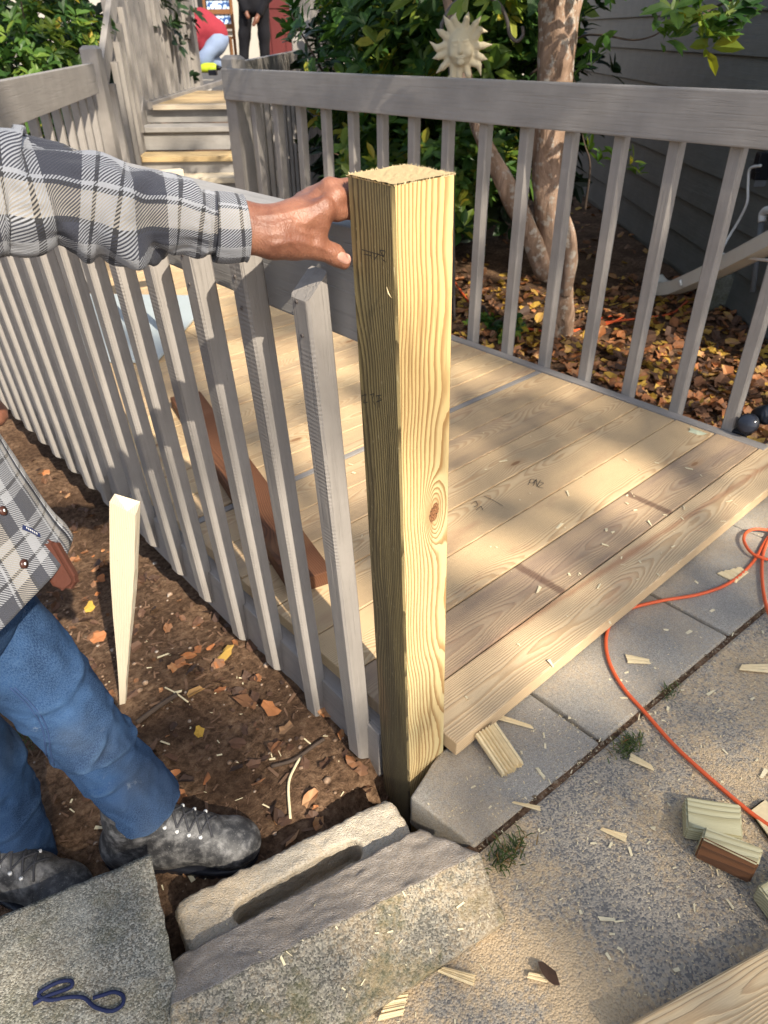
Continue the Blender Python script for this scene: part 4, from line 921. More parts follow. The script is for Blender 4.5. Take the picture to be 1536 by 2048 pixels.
# torso
def wr_t(s, th, f): return .007*mnoise.noise(V(math.cos(th)*2, math.sin(th)*2, s*5))+.004*mnoise.noise(V(math.cos(th)*5, math.sin(th)*5, s*12))+.012*math.sin(th*3+1)*(1-smst(f, 0, .25))
shirt = loft('shirt', [(V(-.742, .208, .522), .170, .195), (V(-.750, .222, .58), .168, .190), (V(-.77, .27, .76), .16, .18), (V(-.80, .33, .95), .165, .205), (V(-.80, .345, 1.09), .135, .225), (V(-.80, .345, 1.16), .095, .15), (V(-.80, .345, 1.20), .068, .072)], 60, 72, M['plaid'], worker, wr_t, (.25, 1, 0), (.03, .06), .003)
# right sleeve fitted to the outline of the arm
prof = [(-190, 240, 550), (-90, 250, 540), (0, 263, 517), (50, 278, 521), (100, 293, 500), (150, 300, 508), (200, 305, 525), (250, 330, 528), (300, 343, 518), (350, 352, 516), (400, 380, 513), (440, 387, 519)]
dS = lambda u: .72+(.822-.72)*max(-.4, u/490)
loft('sleeve', [(V(-.85, .48, 1.10), .075, .08), (V(-.84, .55, 1.02), .07, .07), (V(-.78, .60, .87), .06, .06), (V(-.70, .56, .79), .05, .05), (V(-.62, .52, .72), .04, .042)], 50, 40, M['plaid'], shirt, wr_t, (1, 0, 0), (0, 0), .002, urad=.045)
rings = [(V(-.785, .25, 1.09), .085, .10), (at(-560, 330, .66), .075, .085)]
for u, a, b in prof: d = dS(u); rings.append((at(u, (a+b)/2-3, d), (b-a)/2*d/F*.84, (b-a)/2*d/F*.91))
fold = [(.262, .030, .012, .009, 1.2), (.315, -.03, .010, .007, .8), (.372, .040, .013, .011, 1.5), (.425, -.028, .010, .006, 1.0), (.475, .035, .011, .008, 1.1), (.515, -.02, .008, .004, 1.)]
def wr_s(s, th, f):
    d = .004*mnoise.noise(V(math.cos(th)*2, math.sin(th)*2, s*14))+.002*mnoise.noise(V(math.cos(th)*5, math.sin(th)*5, s*40))
    for s0, sl, wd, am, k in fold:
        x = (s-s0-sl*math.sin(th*k+.6))/wd; d += 1.35*am*(math.exp(-x*x)-.55*math.exp(-(x-1.6)**2))*(.6+.4*math.sin(th+s0*20))
    return d*(1 if f < .95 else .4)
slv = loft('sleeve', rings, 200, 96, M['plaid'], shirt, wr_s, tuple(UP), (0, 0), .002, urad=.042, vend=-.03)
cuff = [(at(u, (a+b)/2, dS(u)), (b-a)/2*dS(u)/F*.95, (b-a)/2*dS(u)/F) for u, a, b in ((428, 387, 521), (446, 389, 523), (468, 392, 522), (487, 395, 519))]
loft('cuff', cuff, 24, 80, M['plaid'], shirt, lambda s, th, f: .0015*mnoise.noise(V(math.cos(th)*3, math.sin(th)*3, s*40))+.0012*(f > .96)-.0008*(abs(f-.9) < .03), tuple(UP), (.012, 0), .003, urad=.042, vend=-.045)
bpy.context.view_layer.update()
# ---- jeans
def mat_denim():
    t = NT('denim'); u, v, _ = t.xyz(t.uv()); o = t.pos()
    tw = t.mth('FRACT', t.mth('MULTIPLY', t.mth('ADD', u, t.mth('MULTIPLY', v, .6)), 640.)); n = t.noise(o, 9., 4, .55); f = t.noise(t.vmul(t.uv(), (900, 260, 1)), 1., 3, .7); g = t.noise(o, 34., 4, .6)
    c = t.mix(t.ss(n, .36, .66), (.008, .022, .066), (.026, .068, .17)); c = t.mix(t.mth('MULTIPLY', t.ss(g, .5, .75), .3), c, (.06, .12, .24)); c = t.mix(t.mth('MULTIPLY', t.ss(t.noise(t.vmul(t.uv(), (700, 350, 1)), 1., 2, .6), .35, .65), .55), c, (.07, .125, .22)); c = t.mix(t.mth('MULTIPLY', tw, .18), c, (.08, .14, .25))
    pt = t.N('NewGeometry').outputs['Pointiness']; c = t.mix(t.mth('MULTIPLY', t.ss(pt, .51, .60), .4), c, (.10, .175, .29)); c = t.mix(t.mth('MULTIPLY', t.mth('SUBTRACT', 1., t.ss(pt, .43, .495)), .6), c, (.008, .016, .04))  # ridges paled by wear; crease shade painted into the colour
    gy = t.ss(t.noise(o, 4., 3, .5), .5, .66); c = t.mix(t.mth('MULTIPLY', gy, .35), c, (.085, .10, .12))
    d = t.mth('MULTIPLY', t.ss(t.noise(o, 15., 5, .7), .62, .72), .45); c = t.mix(d, c, (.30, .34, .38))
    return t.done(c, 1., t.bump(t.mth('ADD', t.mth('MULTIPLY', tw, .4), t.mth('ADD', f, t.mth('MULTIPLY', t.noise(t.vmul(t.uv(), (30, 60, 1)), 1., 4, .6), 2.))), .0022, .85), .04, Sheen_Weight=0.)
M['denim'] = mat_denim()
def wr_j(ph):
    def w_(s, th, f):
        d = .005*mnoise.noise(V(math.cos(th)*2+ph, math.sin(th)*2, s*7+th))-.0045*abs(mnoise.noise(V(math.cos(th)*1.6+ph, math.sin(th)*1.6, s*13+th*1.2)))-.003*abs(mnoise.noise(V(math.cos(th)*2.4, math.sin(th)*2.4+ph, s*30-th)))+.0012*mnoise.noise(V(math.cos(th)*5, math.sin(th)*5+ph, s*22))
        for s0, sl, wd, am in ((.12, .05, .02, .004), (.19, -.05, .016, .005), (.25, .05, .016, .006), (.31, -.04, .015, .007), (.355, .05, .014, .008), (.40, -.03, .012, .008), (.435, .03, .011, .009), (.47, -.02, .010, .006)):
            x = (s-s0-sl*math.sin(th*1.3+ph+s0*9)*.7)/(wd*.8); d += 1.15*am*(math.exp(-x*x)-.5*math.exp(-(x-1.5)**2))*max(0, .35+.4*math.sin(th*1+ph+s0*31)+1.1*mnoise.noise(V(th*1.1+ph, s0*40, s*9)))
        return d
    return w_
legr = [(at(-150, 1150, .93), .085, .09), (at(-52, 1232, .965), .075, .080), (at(34, 1310, 1.01), .066, .072), (at(118, 1402, 1.085), .061, .068), (at(192, 1493, 1.165), .058, .062), (at(255, 1562, 1.215), .058, .060), (at(300, 1612, 1.25), .063, .061)]
legl = [(at(-300, 1190, 1.0), .085, .09), (at(-235, 1290, 1.03), .08, .085), (at(-120, 1450, 1.12), .076, .082), (at(-30, 1570, 1.20), .070, .074), (at(18, 1670, 1.275), .066, .068), (at(44, 1748, 1.325), .067, .066)]
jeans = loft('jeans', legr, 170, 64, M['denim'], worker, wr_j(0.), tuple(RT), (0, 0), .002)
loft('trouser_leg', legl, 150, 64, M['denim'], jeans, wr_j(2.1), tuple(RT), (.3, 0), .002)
loft('jeans_seat', [(V(-.755, .235, .60), .14, .16), (V(-.758, .24, .54), .14, .162), (V(-.76, .255, .48), .11, .14), (V(-.76, .265, .44), .03, .06)], 20, 40, M['denim'], jeans, None, (.25, 1, 0), (.6, 0))
bpy.context.view_layer.update()
jt = bvh(jeans)
# side seam: two lines of stitching down the near leg
def surf_line(tree, pts, off): return [h[0]+h[1]*off if (h := hit(tree, u, v))[0] else None for u, v in pts]
seam = [(20+ (190-20)*k/30+18*math.sin(k*.25), 1375+(1650-1375)*k/30) for k in range(31)]
for du in (0, 9):
    pts = [p for p in surf_line(jt, [(u+du, v) for u, v in seam], .0006) if p]
    if len(pts) > 3: tube('stitching', pts, .0011, mat_plain('seam_thread', (.03, .06, .15), .8), jeans, 5)
# ---- boots
def mat_boot():
    t = NT('dusty_leather'); o = t.pos(); n = t.noise(o, 48., 6, .65, .2); f = t.noise(o, 500., 4, .6)
    c = t.mix(t.ss(n, .40, .78), (.03, .03, .032), (.22, .215, .21)); c = t.mix(t.mth('MULTIPLY', t.ss(f, .62, .7), .5), c, (.42, .41, .38))
    return t.done(c, .5, t.bump(t.mth('ADD', n, t.mth('MULTIPLY', f, .3)), .002, .6), .5)
M['boot'] = mat_boot()
def boot(toe, dr, z0, label):
    dr = V(dr).normalized(); sd = V(-dr.y, dr.x, 0); o0 = V(toe)-dr*.29; o0.z = z0
    R_ = np.array(Matrix((dr, sd, V(0, 0, 1))).transposed(), np.float32); c0_ = np.array(o0, np.float32)
    def f(P):
        q = (P-c0_)@R_
        d = sd_cone(q, (.045, 0, .045), (.12, 0, .048), .040, .040); d = smin(d, sd_cone(q, (.12, 0, .05), (.225, 0, .038), .042, .040), .03); d = smin(d, sd_ell(q, (.243, 0, .034), (.048, .047, .038)), .02)
        d = smin(d, sd_cone(q, (.06, 0, .06), (.075, 0, .17), .043, .045), .035); d = smin(d, sd_cone(q, (.08, 0, .13), (.19, 0, .07), .036, .03), .03)
        d = d+.0012*np.sin(q[..., 0]*150)*np.exp(-((q[..., 0]-.205)/.03)**2)
        d = d-.0018*np.exp(-((q[..., 0]-.222)/.004)**2)
        return np.maximum(d, .012-q[..., 2])
    def g(P):
        q = (P-c0_)@R_; w_ = .036+.010*np.exp(-((q[..., 0]-.22)/.06)**2)-.004*np.exp(-((q[..., 0]-.12)/.03)**2)
        x = np.clip(q[..., 0], .045, .243); d = np.sqrt((q[..., 0]-x)**2+q[..., 1]**2)-w_-.006; d = d+.002*(np.sin(q[..., 0]*420) > 0)*(q[..., 2] < .012)
        return np.maximum(np.maximum(d, q[..., 2]-.022), -q[..., 2]-.006)
    lo_ = np.array(o0)-.14; lo_[2] = z0-.02; hi_ = np.array(V(toe))+.14; lo2 = np.minimum(lo_, np.array([toe[0]-.14, toe[1]-.14, z0-.02])); hi2 = np.maximum(hi_, np.array(o0)+.14); hi2[2] = z0+.2
    v, ff = snet(f, lo2, hi2, .0042); b = obj('boot', mesh('boot', v, ff, M['boot'], True), parent=worker, label=label)
    v, ff = snet(g, lo2, hi2, .0042); obj('sole', mesh('sole', v, ff, M['black'], True), parent=b)
    tr = BVHTree.FromPolygons([tuple(p) for p in b_v] if False else [v_.co for v_ in b.data.vertices], [tuple(p.vertices) for p in b.data.polygons])
    def top(x, y): h = tr.ray_cast(o0+dr*x+sd*y+V(0, 0, .3), V(0, 0, -1)); return h[0]+V(0, 0, .0015) if h[0] else None
    lm = mat_plain('boot_lace', (.05, .05, .055), .8, .4, 400, .001)
    for k in range(5):
        x = .118+k*.019
        for s in (-1, 1):
            A, B_, Cc = top(x, s*.021), top(x+.010, 0), top(x+.019, -s*.021)
            if A and B_ and Cc: tube('lace', [A, A.lerp(B_, .5)+V(0, 0, .003), B_+V(0, 0, .0025), Cc.lerp(B_, .5)+V(0, 0, .003), Cc], .0021, lm, b, 6, 14)
            p = top(x, s*.025)
            if p: tube('eyelet', [p-V(0, 0, .002), p+V(0, 0, .0022)], .0034, M['white'], b, 8)
    return b
boot(onz(522, 1688, -.115), (.76, -.65, 0), -.142, 'scuffed black lace-up boot, toe pointing right')
boot(V(-.725, .14, 0), (.55, -.83, 0), -.150, None)
bpy.context.view_layer.update()
# ---- belt pouch, buttons, label on the shirt
st = bvh(shirt)
pq = [(46, 1085), (104, 1078), (150, 1158), (146, 1172), (128, 1186), (106, 1180)]
def plate(name, pts, thick, mat, parent, bev=.003, away=None):
    bm = bmesh.new(); aw = away or fw_; vs = [bm.verts.new(p) for p in pts]; f = bm.faces.new(vs); e = bmesh.ops.extrude_face_region(bm, geom=[f])
    for g in e['geom']:
        if isinstance(g, bmesh.types.BMVert): g.co += aw*thick
    bmesh.ops.recalc_face_normals(bm, faces=bm.faces)
    if bev: bmesh.ops.bevel(bm, geom=list(bm.edges), offset=bev, segments=3, affect='EDGES')
    return obj(name, bm_mesh(name, bm, mat, False), parent=parent)
M['leather'] = mat_plain('brown_leather', (.075, .026, .017), .5, .2, 120, .001)
plate('tool_pouch', [at(u, v, .86+.0006*(u-40)) for u, v in pq], .022, M['leather'], worker, .005)
for u, v in ((46, 1128), (4, 1022)):
    h = hit(st, u, v)
    if h[0]:
        n = h[1] if h[1].dot(fw_) < 0 else -h[1]; b = tube('button', [h[0]-n*.0005, h[0]+n*.003], .0056, mat_plain('brown_button', (.055, .022, .016), .3), shirt, 16)
        tube('button_hole', [h[0]+n*.0029, h[0]+n*.0034], .0018, M['white'], b, 8)
def on_shirt(u, v, off=.0012):
    h = hit(st, u, v)
    if not h[0]: return None
    n = h[1] if h[1].dot(fw_) < 0 else -h[1]; return h[0]+n*off
tg = [on_shirt(u, v, .0015) for u, v in ((43, 1050), (60, 1056), (78, 1068), (79, 1076), (60, 1066), (42, 1059))]
if all(tg):
    tag_ = obj('shirt_label', mesh('shirt_label', tg, [(0, 1, 4, 5), (1, 2, 3, 4)], mat_plain('navy_label', (.02, .03, .09), .7)), parent=shirt)
    for k in range(6):
        a, b = on_shirt(50+k*4, 1054.5+k*2.2, .002), on_shirt(51.5+k*4, 1058.5+k*2.3, .002)
        if a and b: tube('label_thread', [a, b], .0004, M['white'], tag_, 4)

# ------------------------------------------------------------------ house wall on the right: lapped boards, each one a part
M['siding'] = mat_paint('dark_siding_paint', (.145, .15, .14), .1)
wall = empty('house_wall', (3.2, .9, -.2), 'dark grey lap-sided house wall behind the tree at the right', 'house')
wd = V(math.cos(rad(48.5)), math.sin(rad(48.5)), 0); wn = V(-wd.y, wd.x, 0); W0 = V(3.20, .90, 0)
me = bm_mesh('siding_board', box_bm(.024, .222, 5.7, .003, 1, (0, 0, 2.85)), M['siding'])
for i in range(16):
    o = bpy.data.objects.new('siding_board', me); link(o); z = -.22+.19*i
    a = W0-wd*1.1+V(0, 0, z); mm = Matrix((wn, V(0, 0, 1), wd)).transposed().to_4x4(); mm.translation = a; o.matrix_world = mm @ Matrix.Rotation(rad(5.2), 4, 'Z'); rel(o, wall)
plank('sheathing', W0-wd*1.1-wn*.05+V(0, 0, 1.3), W0+wd*4.6-wn*.05+V(0, 0, 1.3), .04, 3.2, M['siding'], wall)
plank('foundation', W0-wd*1.1-wn*.03+V(0, 0, -.32), W0+wd*4.6-wn*.03+V(0, 0, -.32), .08, .24, M['paver'], wall)
wp = lambda u, v, off=.03: onpl(u, v, wn, wn.dot(W0)+off)
# outlet with plug and white cable
e = empty('outlet', tuple(wp(1524, 335)), 'dark outlet box on the siding with a white cable plugged in', 'outlet')
c = wp(1524, 332, .05); me = bm_mesh('outlet_box', box_bm(.07, .05, .12, .006, 2), M['black']); o = obj('outlet_box', me, c, (0, 0, rad(138.5))); rel(o, e)
c2 = wp(1512, 336, .10); o = obj('plug', bm_mesh('plug', box_bm(.03, .05, .03, .006, 2), M['black']), c2, (0, 0, rad(138.5))); rel(o, e)
o = obj('cover', bm_mesh('cover', box_bm(.085, .012, .15, .005, 2), M['galv']), wp(1532, 340, .03), (0, 0, rad(138.5))); rel(o, e)
cb = [(1522, 331, .13), (1500, 338, .14), (1496, 370, .13), (1494, 405, .12), (1478, 440, .12), (1460, 470, .14), (1446, 495, .18), (1442, 506, .25), (1460, 511, .27), (1500, 517, .26), (1570, 524, .25)]
tube('white_cable', [wp(*q) for q in cb], .0065, M['white'], None, 8, 120, label='white cable looping down the siding from the outlet', cat='cable')
# downspout elbow
def downspout():
    pts = [wp(1700, 398, .20), wp(1536, 487, .24), wp(1440, 536, .27), wp(1392, 558, .30), wp(1350, 575, .33), wp(1318, 574, .36), wp(1303, 560, .37)]
    A = catmull(np.array([tuple(p) for p in pts]), 60); T = np.gradient(A, axis=0); T /= np.linalg.norm(T, axis=1)[:, None]; vs, fs = [], []
    prof = []
    n = 10
    for sx, sy, ex, ey in ((-1, -1, 1, -1), (1, -1, 1, 1), (1, 1, -1, 1), (-1, 1, -1, -1)):
        for k in range(n): f = k/n; r = .94+.06*math.cos(f*n*math.pi); prof.append(((sx+(ex-sx)*f)*.05*(r if sx == ex else 1), (sy+(ey-sy)*f)*.032*(r if sy == ey else 1)))
    m_ = len(prof)
    for i, (p, t_) in enumerate(zip(A, T)):
        y = np.array([0, 0, 1.])-t_*t_[2]; y /= np.linalg.norm(y); x = np.cross(y, t_); sc_ = 1.05 if i > 38 else 1
        for a, b in prof: vs.append(p+x*a*sc_+y*b*sc_)
    for i in range(len(A)-1):
        for k in range(m_): l = (k+1) % m_; fs.append((i*m_+k, i*m_+l, (i+1)*m_+l, (i+1)*m_+k))
    e = empty('downspout', tuple(wp(1400, 560, .3)), 'cream fluted downspout elbow ending above the leaf litter', 'downspout')
    o = obj('pipe', mesh('pipe', vs, fs, mat_plain('cream_metal', (.74, .70, .60), .5, .08, 20), True)); o.modifiers.new('t', 'SOLIDIFY').thickness = .002; rel(o, e)
    o = tube('strap', [wp(1362, 572, .36), wp(1360, 560, .37)], .008, M['white'], e)
downspout()
# conduit
e = empty('conduit', tuple(wp(1510, 560)), 'grey conduit pipe with a white elbow on the siding', 'pipe')
tube('pipe', [wp(1524, 440, .07), wp(1516, 500, .07), wp(1505, 585, .07)], .014, M['galv'], e, 10)
tube('elbow', [wp(1525, 444, .07), wp(1526, 428, .07), wp(1536, 420, .07), wp(1560, 424, .07)], .019, M['white'], e, 12, 20)
# splash block behind the downspout
gp = lambda u, v: onz(u, v, -.165)
prism('splash_block', [(p.x, p.y) for p in (gp(1385, 618), gp(1480, 622), gp(1490, 590), gp(1400, 588))], -.2, .02, mat_conc('mossy_block', (.22, .22, .18), (.12, .12, .1), (.3, .31, .26), 200., .4, 0, .5), .015, label='mossy grey concrete block under the downspout', cat='block')
# orange cord in the garden
cp = [(1620, 545), (1540, 572), (1500, 590), (1460, 600), (1418, 595), (1376, 606), (1340, 632), (1270, 642), (1220, 648), (1180, 655), (1205, 640), (1250, 634), (1215, 652), (1170, 660), (1120, 672), (1070, 664), (1010, 655), (960, 640), (935, 605), (905, 562), (880, 520)]
tube('extension_cord', [gp(u, v)+V(0, 0, .012) for u, v in cp], .006, M['orange'], None, 8, 200, label='orange extension cord trailing through the leaves behind the railing', cat='cord')
# twin flood lamp at the right end of the deck
e = empty('flood_lamp', tuple(onz(1505, 888, 0)), 'small black twin flood lamp standing at the right end of the deck', 'lamp')
def lamp(c, dr, s=1.):
    c = V(c); dr = V(dr).normalized(); pts = [c-dr*.03*s, c-dr*.018*s, c, c+dr*.02*s, c+dr*.028*s]; o = tube('lamp_head', pts, [.012*s, .024*s, .03*s, .034*s, .032*s], M['black'], e, 20)
    o2 = tube('lens', [c+dr*.026*s, c+dr*.0285*s], [.029*s, .028*s], mat_plain('lamp_glass', (.03, .035, .05), .1, .1, 30), o, 20)
p = onz(1490, 872, .0); lamp(p+V(.0, .0, .045), (-.75, -.15, .35)); lamp(p+V(.085, .0, .05), (-.2, -.85, .3))
tube('stem', [p+V(.02, .02, .0), p+V(.02, .015, .03), p+V(.0, .0, .045)], .009, M['black'], e, 8); tube('stem', [p+V(.045, .02, .0), p+V(.06, .01, .04), p+V(.085, 0, .05)], .009, M['black'], e, 8)
o = obj('base', bm_mesh('base', box_bm(.09, .05, .012, .004, 2), M['black']), p+V(.035, .02, .006)); rel(o, e)

# ------------------------------------------------------------------ far house at the porch
M['farwall'] = mat_plain('pale_far_wall', (.40, .38, .34), .8, .06, 3); M['door'] = mat_plain('dark_red_door', (.10, .022, .022), .4, .1, 12); M['glass'] = mat_plain('dark_glass', (.015, .017, .02), .12, .2, 3)
HW = 16.6; fh = empty('house_front', tuple(fwd(500, 120, HW)), 'pale house front with a dark window and porch behind the workers', 'house')
hy = lambda u: fwd(u, 100, HW); hx0, hx1 = hy(-500), hy(1250)
plankm = bm_mesh('siding_board', box_bm(.02, .17, (hx1-hx0).length, .003, 1, (0, 0, (hx1-hx0).length/2)), M['farwall'])
for i in range(24):
    o = bpy.data.objects.new('siding_board', plankm); link(o); mm = frame(V(hx0.x, hx0.y, .05+.165*i), V(hx1.x, hx1.y, .05+.165*i)); o.matrix_world = mm; rel(o, fh)
def panel(name, u0, u1, z0, z1, off, th, mat, parent, D=HW):
    a, b = fwd(u0, 100, D-off), fwd(u1, 100, D-off); return plank(name, V(a.x, a.y, (z0+z1)/2), V(b.x, b.y, (z0+z1)/2), th, z1-z0, mat, parent)
wnd = panel('window', 402, 474, 1.15, 2.6, .05, .06, M['grey'], fh); panel('pane', 407, 469, 1.2, 2.55, .085, .02, M['glass'], wnd)
dr = panel('door', 536, 602, .6, 2.7, .06, .06, M['door'], fh)
panel('door_panel', 545, 566, .75, 1.35, .10, .02, M['door'], dr); panel('door_panel', 573, 594, .75, 1.35, .10, .02, M['door'], dr); panel('door_panel', 545, 594, 1.5, 2.5, .10, .02, M['door'], dr)
panel('door_frame', 528, 536, .6, 2.75, .07, .1, M['grey'], fh); panel('door_frame', 602, 610, .6, 2.75, .07, .1, M['grey'], fh)
# chair on the porch
M['chairwood'] = mat_pine('chair_wood', (.23, .11, .045), (.12, .05, .02), 'z', 200.); cd_ = fwd(447, 122, 15.6)
ch = empty('chair', (cd_.x, cd_.y, .6), 'brown ladder-back chair with blue and white cushions on the porch', 'chair')
cl = lambda r, f, z: V(cd_.x, cd_.y, .6)+perp*r+HD*f+V(0, 0, z)
for s in (-.24, .24): plank('leg', cl(s, 0, 0), cl(s, .06, 1.12), .045, .045, M['chairwood'], ch); plank('leg', cl(s, -.42, 0), cl(s, -.42, .45), .045, .045, M['chairwood'], ch)
for z in (.62, .84, 1.06): plank('slat', cl(-.24, .05, z), cl(.24, .05, z), .02, .075, M['chairwood'], ch)
plank('seat', cl(-.25, -.2, .45), cl(.25, -.2, .45), .46, .04, M['chairwood'], ch, up=V(0, 0, 1))
t = NT('flowered_cloth'); vv = t.vor(t.obj(), 16.); M['flower'] = t.done(t.ramp(vv, [(0, (.75, .8, .85)), (.35, (.45, .6, .8)), (.6, (.04, .09, .25))], 'CONSTANT'), .9)
plank('cushion', cl(-.2, .09, .95), cl(.2, .09, .95), .04, .17, M['flower'], ch); plank('cushion', cl(-.2, .09, .73), cl(.2, .09, .73), .04, .15, M['flower'], ch)
# yellow-green tool on the porch boards
tp_ = fwd(419, 140, 12.6); e = empty('power_tool', (tp_.x, tp_.y, .6), 'yellow-green power tool lying on the porch boards', 'tool')
tl = lambda r, f, z: V(tp_.x, tp_.y, .6)+perp*r+HD*f+V(0, 0, z)
M['lime'] = mat_plain('lime_plastic', (.42, .52, .03), .4, .1, 20)
tube('body', [tl(-.14, 0, .07), tl(-.06, 0, .09), tl(.06, 0, .09), tl(.11, 0, .09)], [.045, .065, .065, .05], M['lime'], e, 14, 20); tube('grip', [tl(.02, 0, .06), tl(.05, -.1, .045), tl(.08, -.18, .05)], .035, M['lime'], e, 12)
tube('nose', [tl(.11, 0, .09), tl(.19, 0, .085)], [.04, .018], M['black'], e, 12); o = obj('battery', bm_mesh('battery', box_bm(.11, .12, .07, .01, 2), M['black']), tl(.09, -.22, .04), (0, 0, YAW)); rel(o, e)

# ------------------------------------------------------------------ two people further back
def person_far(label, body, cloth, D, z0):
    """body / cloth: capsules (u, v, depth offset, radius) -> (u, v, depth offset, radius)"""
    def caps(L_):
        out = []
        for (a, b) in L_:
            p, q = fwd(a[0], a[1], D+a[2]), fwd(b[0], b[1], D+b[2]); out.append((np.array(p, np.float32), np.array(q, np.float32), a[3], b[3]))
        return out
    def mk(name, L_, h, mat, k, parent=None, **kw):
        Cp = caps(L_)
        def f(P):
            d = None
            for a, b, ra, rb in Cp: q = sd_cone(P, a, b, ra, rb); d = q if d is None else smin(d, q, k)
            return d
        lo = np.min([np.minimum(a, b)-max(ra, rb) for a, b, ra, rb in Cp], 0)-.06; hi = np.max([np.maximum(a, b)+max(ra, rb) for a, b, ra, rb in Cp], 0)+.06
        v, ff = snet(f, lo, hi, h); v = roughen(v, .008, 9) if name != 'person' else v
        return obj(name, mesh(name, v, ff, mat, True), parent=parent, **kw)
    p = mk('person', body, .022, M['skin'], .04, None, label=label, cat='person')
    for nm, mat, L_ in cloth: mk(nm, L_, .022, mat, .06, p)
    return p
M['red'] = mat_plain('red_cotton', (.23, .022, .035), .9, .15, 12); M['paleden'] = mat_plain('pale_denim', (.17, .22, .33), .9, .15, 10); M['blackc'] = mat_plain('black_cloth', (.006, .006, .009), .9, .3, 10)
M['shoe'] = mat_plain('shoe', (.05, .045, .05), .6, .2, 20)
person_far('kneeling worker in a red shirt and pale jeans bent over the porch boards',
    [((432, 68, 0, .13), (396, 55, -.1, .13)), ((396, 55, -.1, .08), (378, 78, -.2, .08)), ((378, 78, -.2, .095), (372, 90, -.22, .085)), ((392, 60, -.25, .05), (384, 95, -.3, .04)), ((384, 95, -.3, .04), (392, 128, -.35, .035)), ((398, 52, .15, .05), (388, 92, .1, .04)), ((388, 92, .1, .04), (400, 128, 0, .035)), ((436, 76, 0, .1), (408, 122, -.2, .07)), ((408, 122, -.2, .06), (440, 128, .15, .05))],
    [('shirt', M['red'], [((430, 66, 0, .19), (403, 50, -.05, .21)), ((403, 50, -.05, .2), (388, 62, -.1, .17)), ((400, 60, -.1, .17), (402, 88, -.1, .12)), ((390, 62, -.22, .09), (385, 88, -.28, .07)), ((395, 55, .13, .09), (388, 84, .1, .07))]),
     ('trousers', M['paleden'], [((436, 78, 0, .16), (430, 92, -.05, .15)), ((434, 84, -.12, .12), (404, 122, -.3, .09)), ((404, 122, -.3, .085), (440, 130, .05, .07)), ((438, 84, .12, .12), (414, 122, .0, .09)), ((414, 122, .0, .085), (446, 128, .3, .07))]),
     ('shoes', M['shoe'], [((446, 128, .1, .06), (452, 132, .15, .05)), ((452, 126, .35, .06), (457, 130, .4, .05))])], 13.0, .6)
person_far('worker in black clothes standing on the porch in front of the red door',
    [((508, 10, 0, .13), (508, -45, 0, .15)), ((508, -45, 0, .08), (507, -66, 0, .055)), ((507, -66, 0, .09), (507, -82, -.02, .09)), ((494, 8, 0, .09), (489, 70, 0, .06)), ((489, 70, 0, .06), (488, 122, 0, .045)), ((522, 8, 0, .09), (527, 70, 0, .06)), ((527, 70, 0, .06), (530, 122, 0, .045)), ((486, -42, 0, .06), (480, -10, -.1, .045)), ((480, -10, -.1, .045), (496, 34, -.2, .035)), ((530, -42, 0, .06), (536, -8, -.1, .045)), ((536, -8, -.1, .045), (512, 40, -.22, .036)), ((512, 40, -.22, .035), (507, 50, -.24, .03))],
    [('trousers', M['blackc'], [((496, 0, 0, .15), (518, 0, 0, .15)), ((492, 10, 0, .13), (489, 70, 0, .10)), ((489, 70, 0, .10), (488, 118, 0, .085)), ((523, 10, 0, .13), (528, 70, 0, .10)), ((528, 70, 0, .10), (530, 118, 0, .085))]),
     ('jacket', M['blackc'], [((508, 8, 0, .19), (508, -42, 0, .21)), ((487, -40, 0, .09), (480, -10, -.1, .075)), ((480, -10, -.1, .075), (490, 20, -.16, .06)), ((529, -40, 0, .09), (536, -8, -.1, .075)), ((536, -8, -.1, .075), (520, 26, -.18, .06))]),
     ('shoes', M['shoe'], [((488, 124, 0, .06), (486, 127, -.18, .05)), ((530, 124, 0, .06), (532, 127, -.18, .05))])], 15.0, .6)

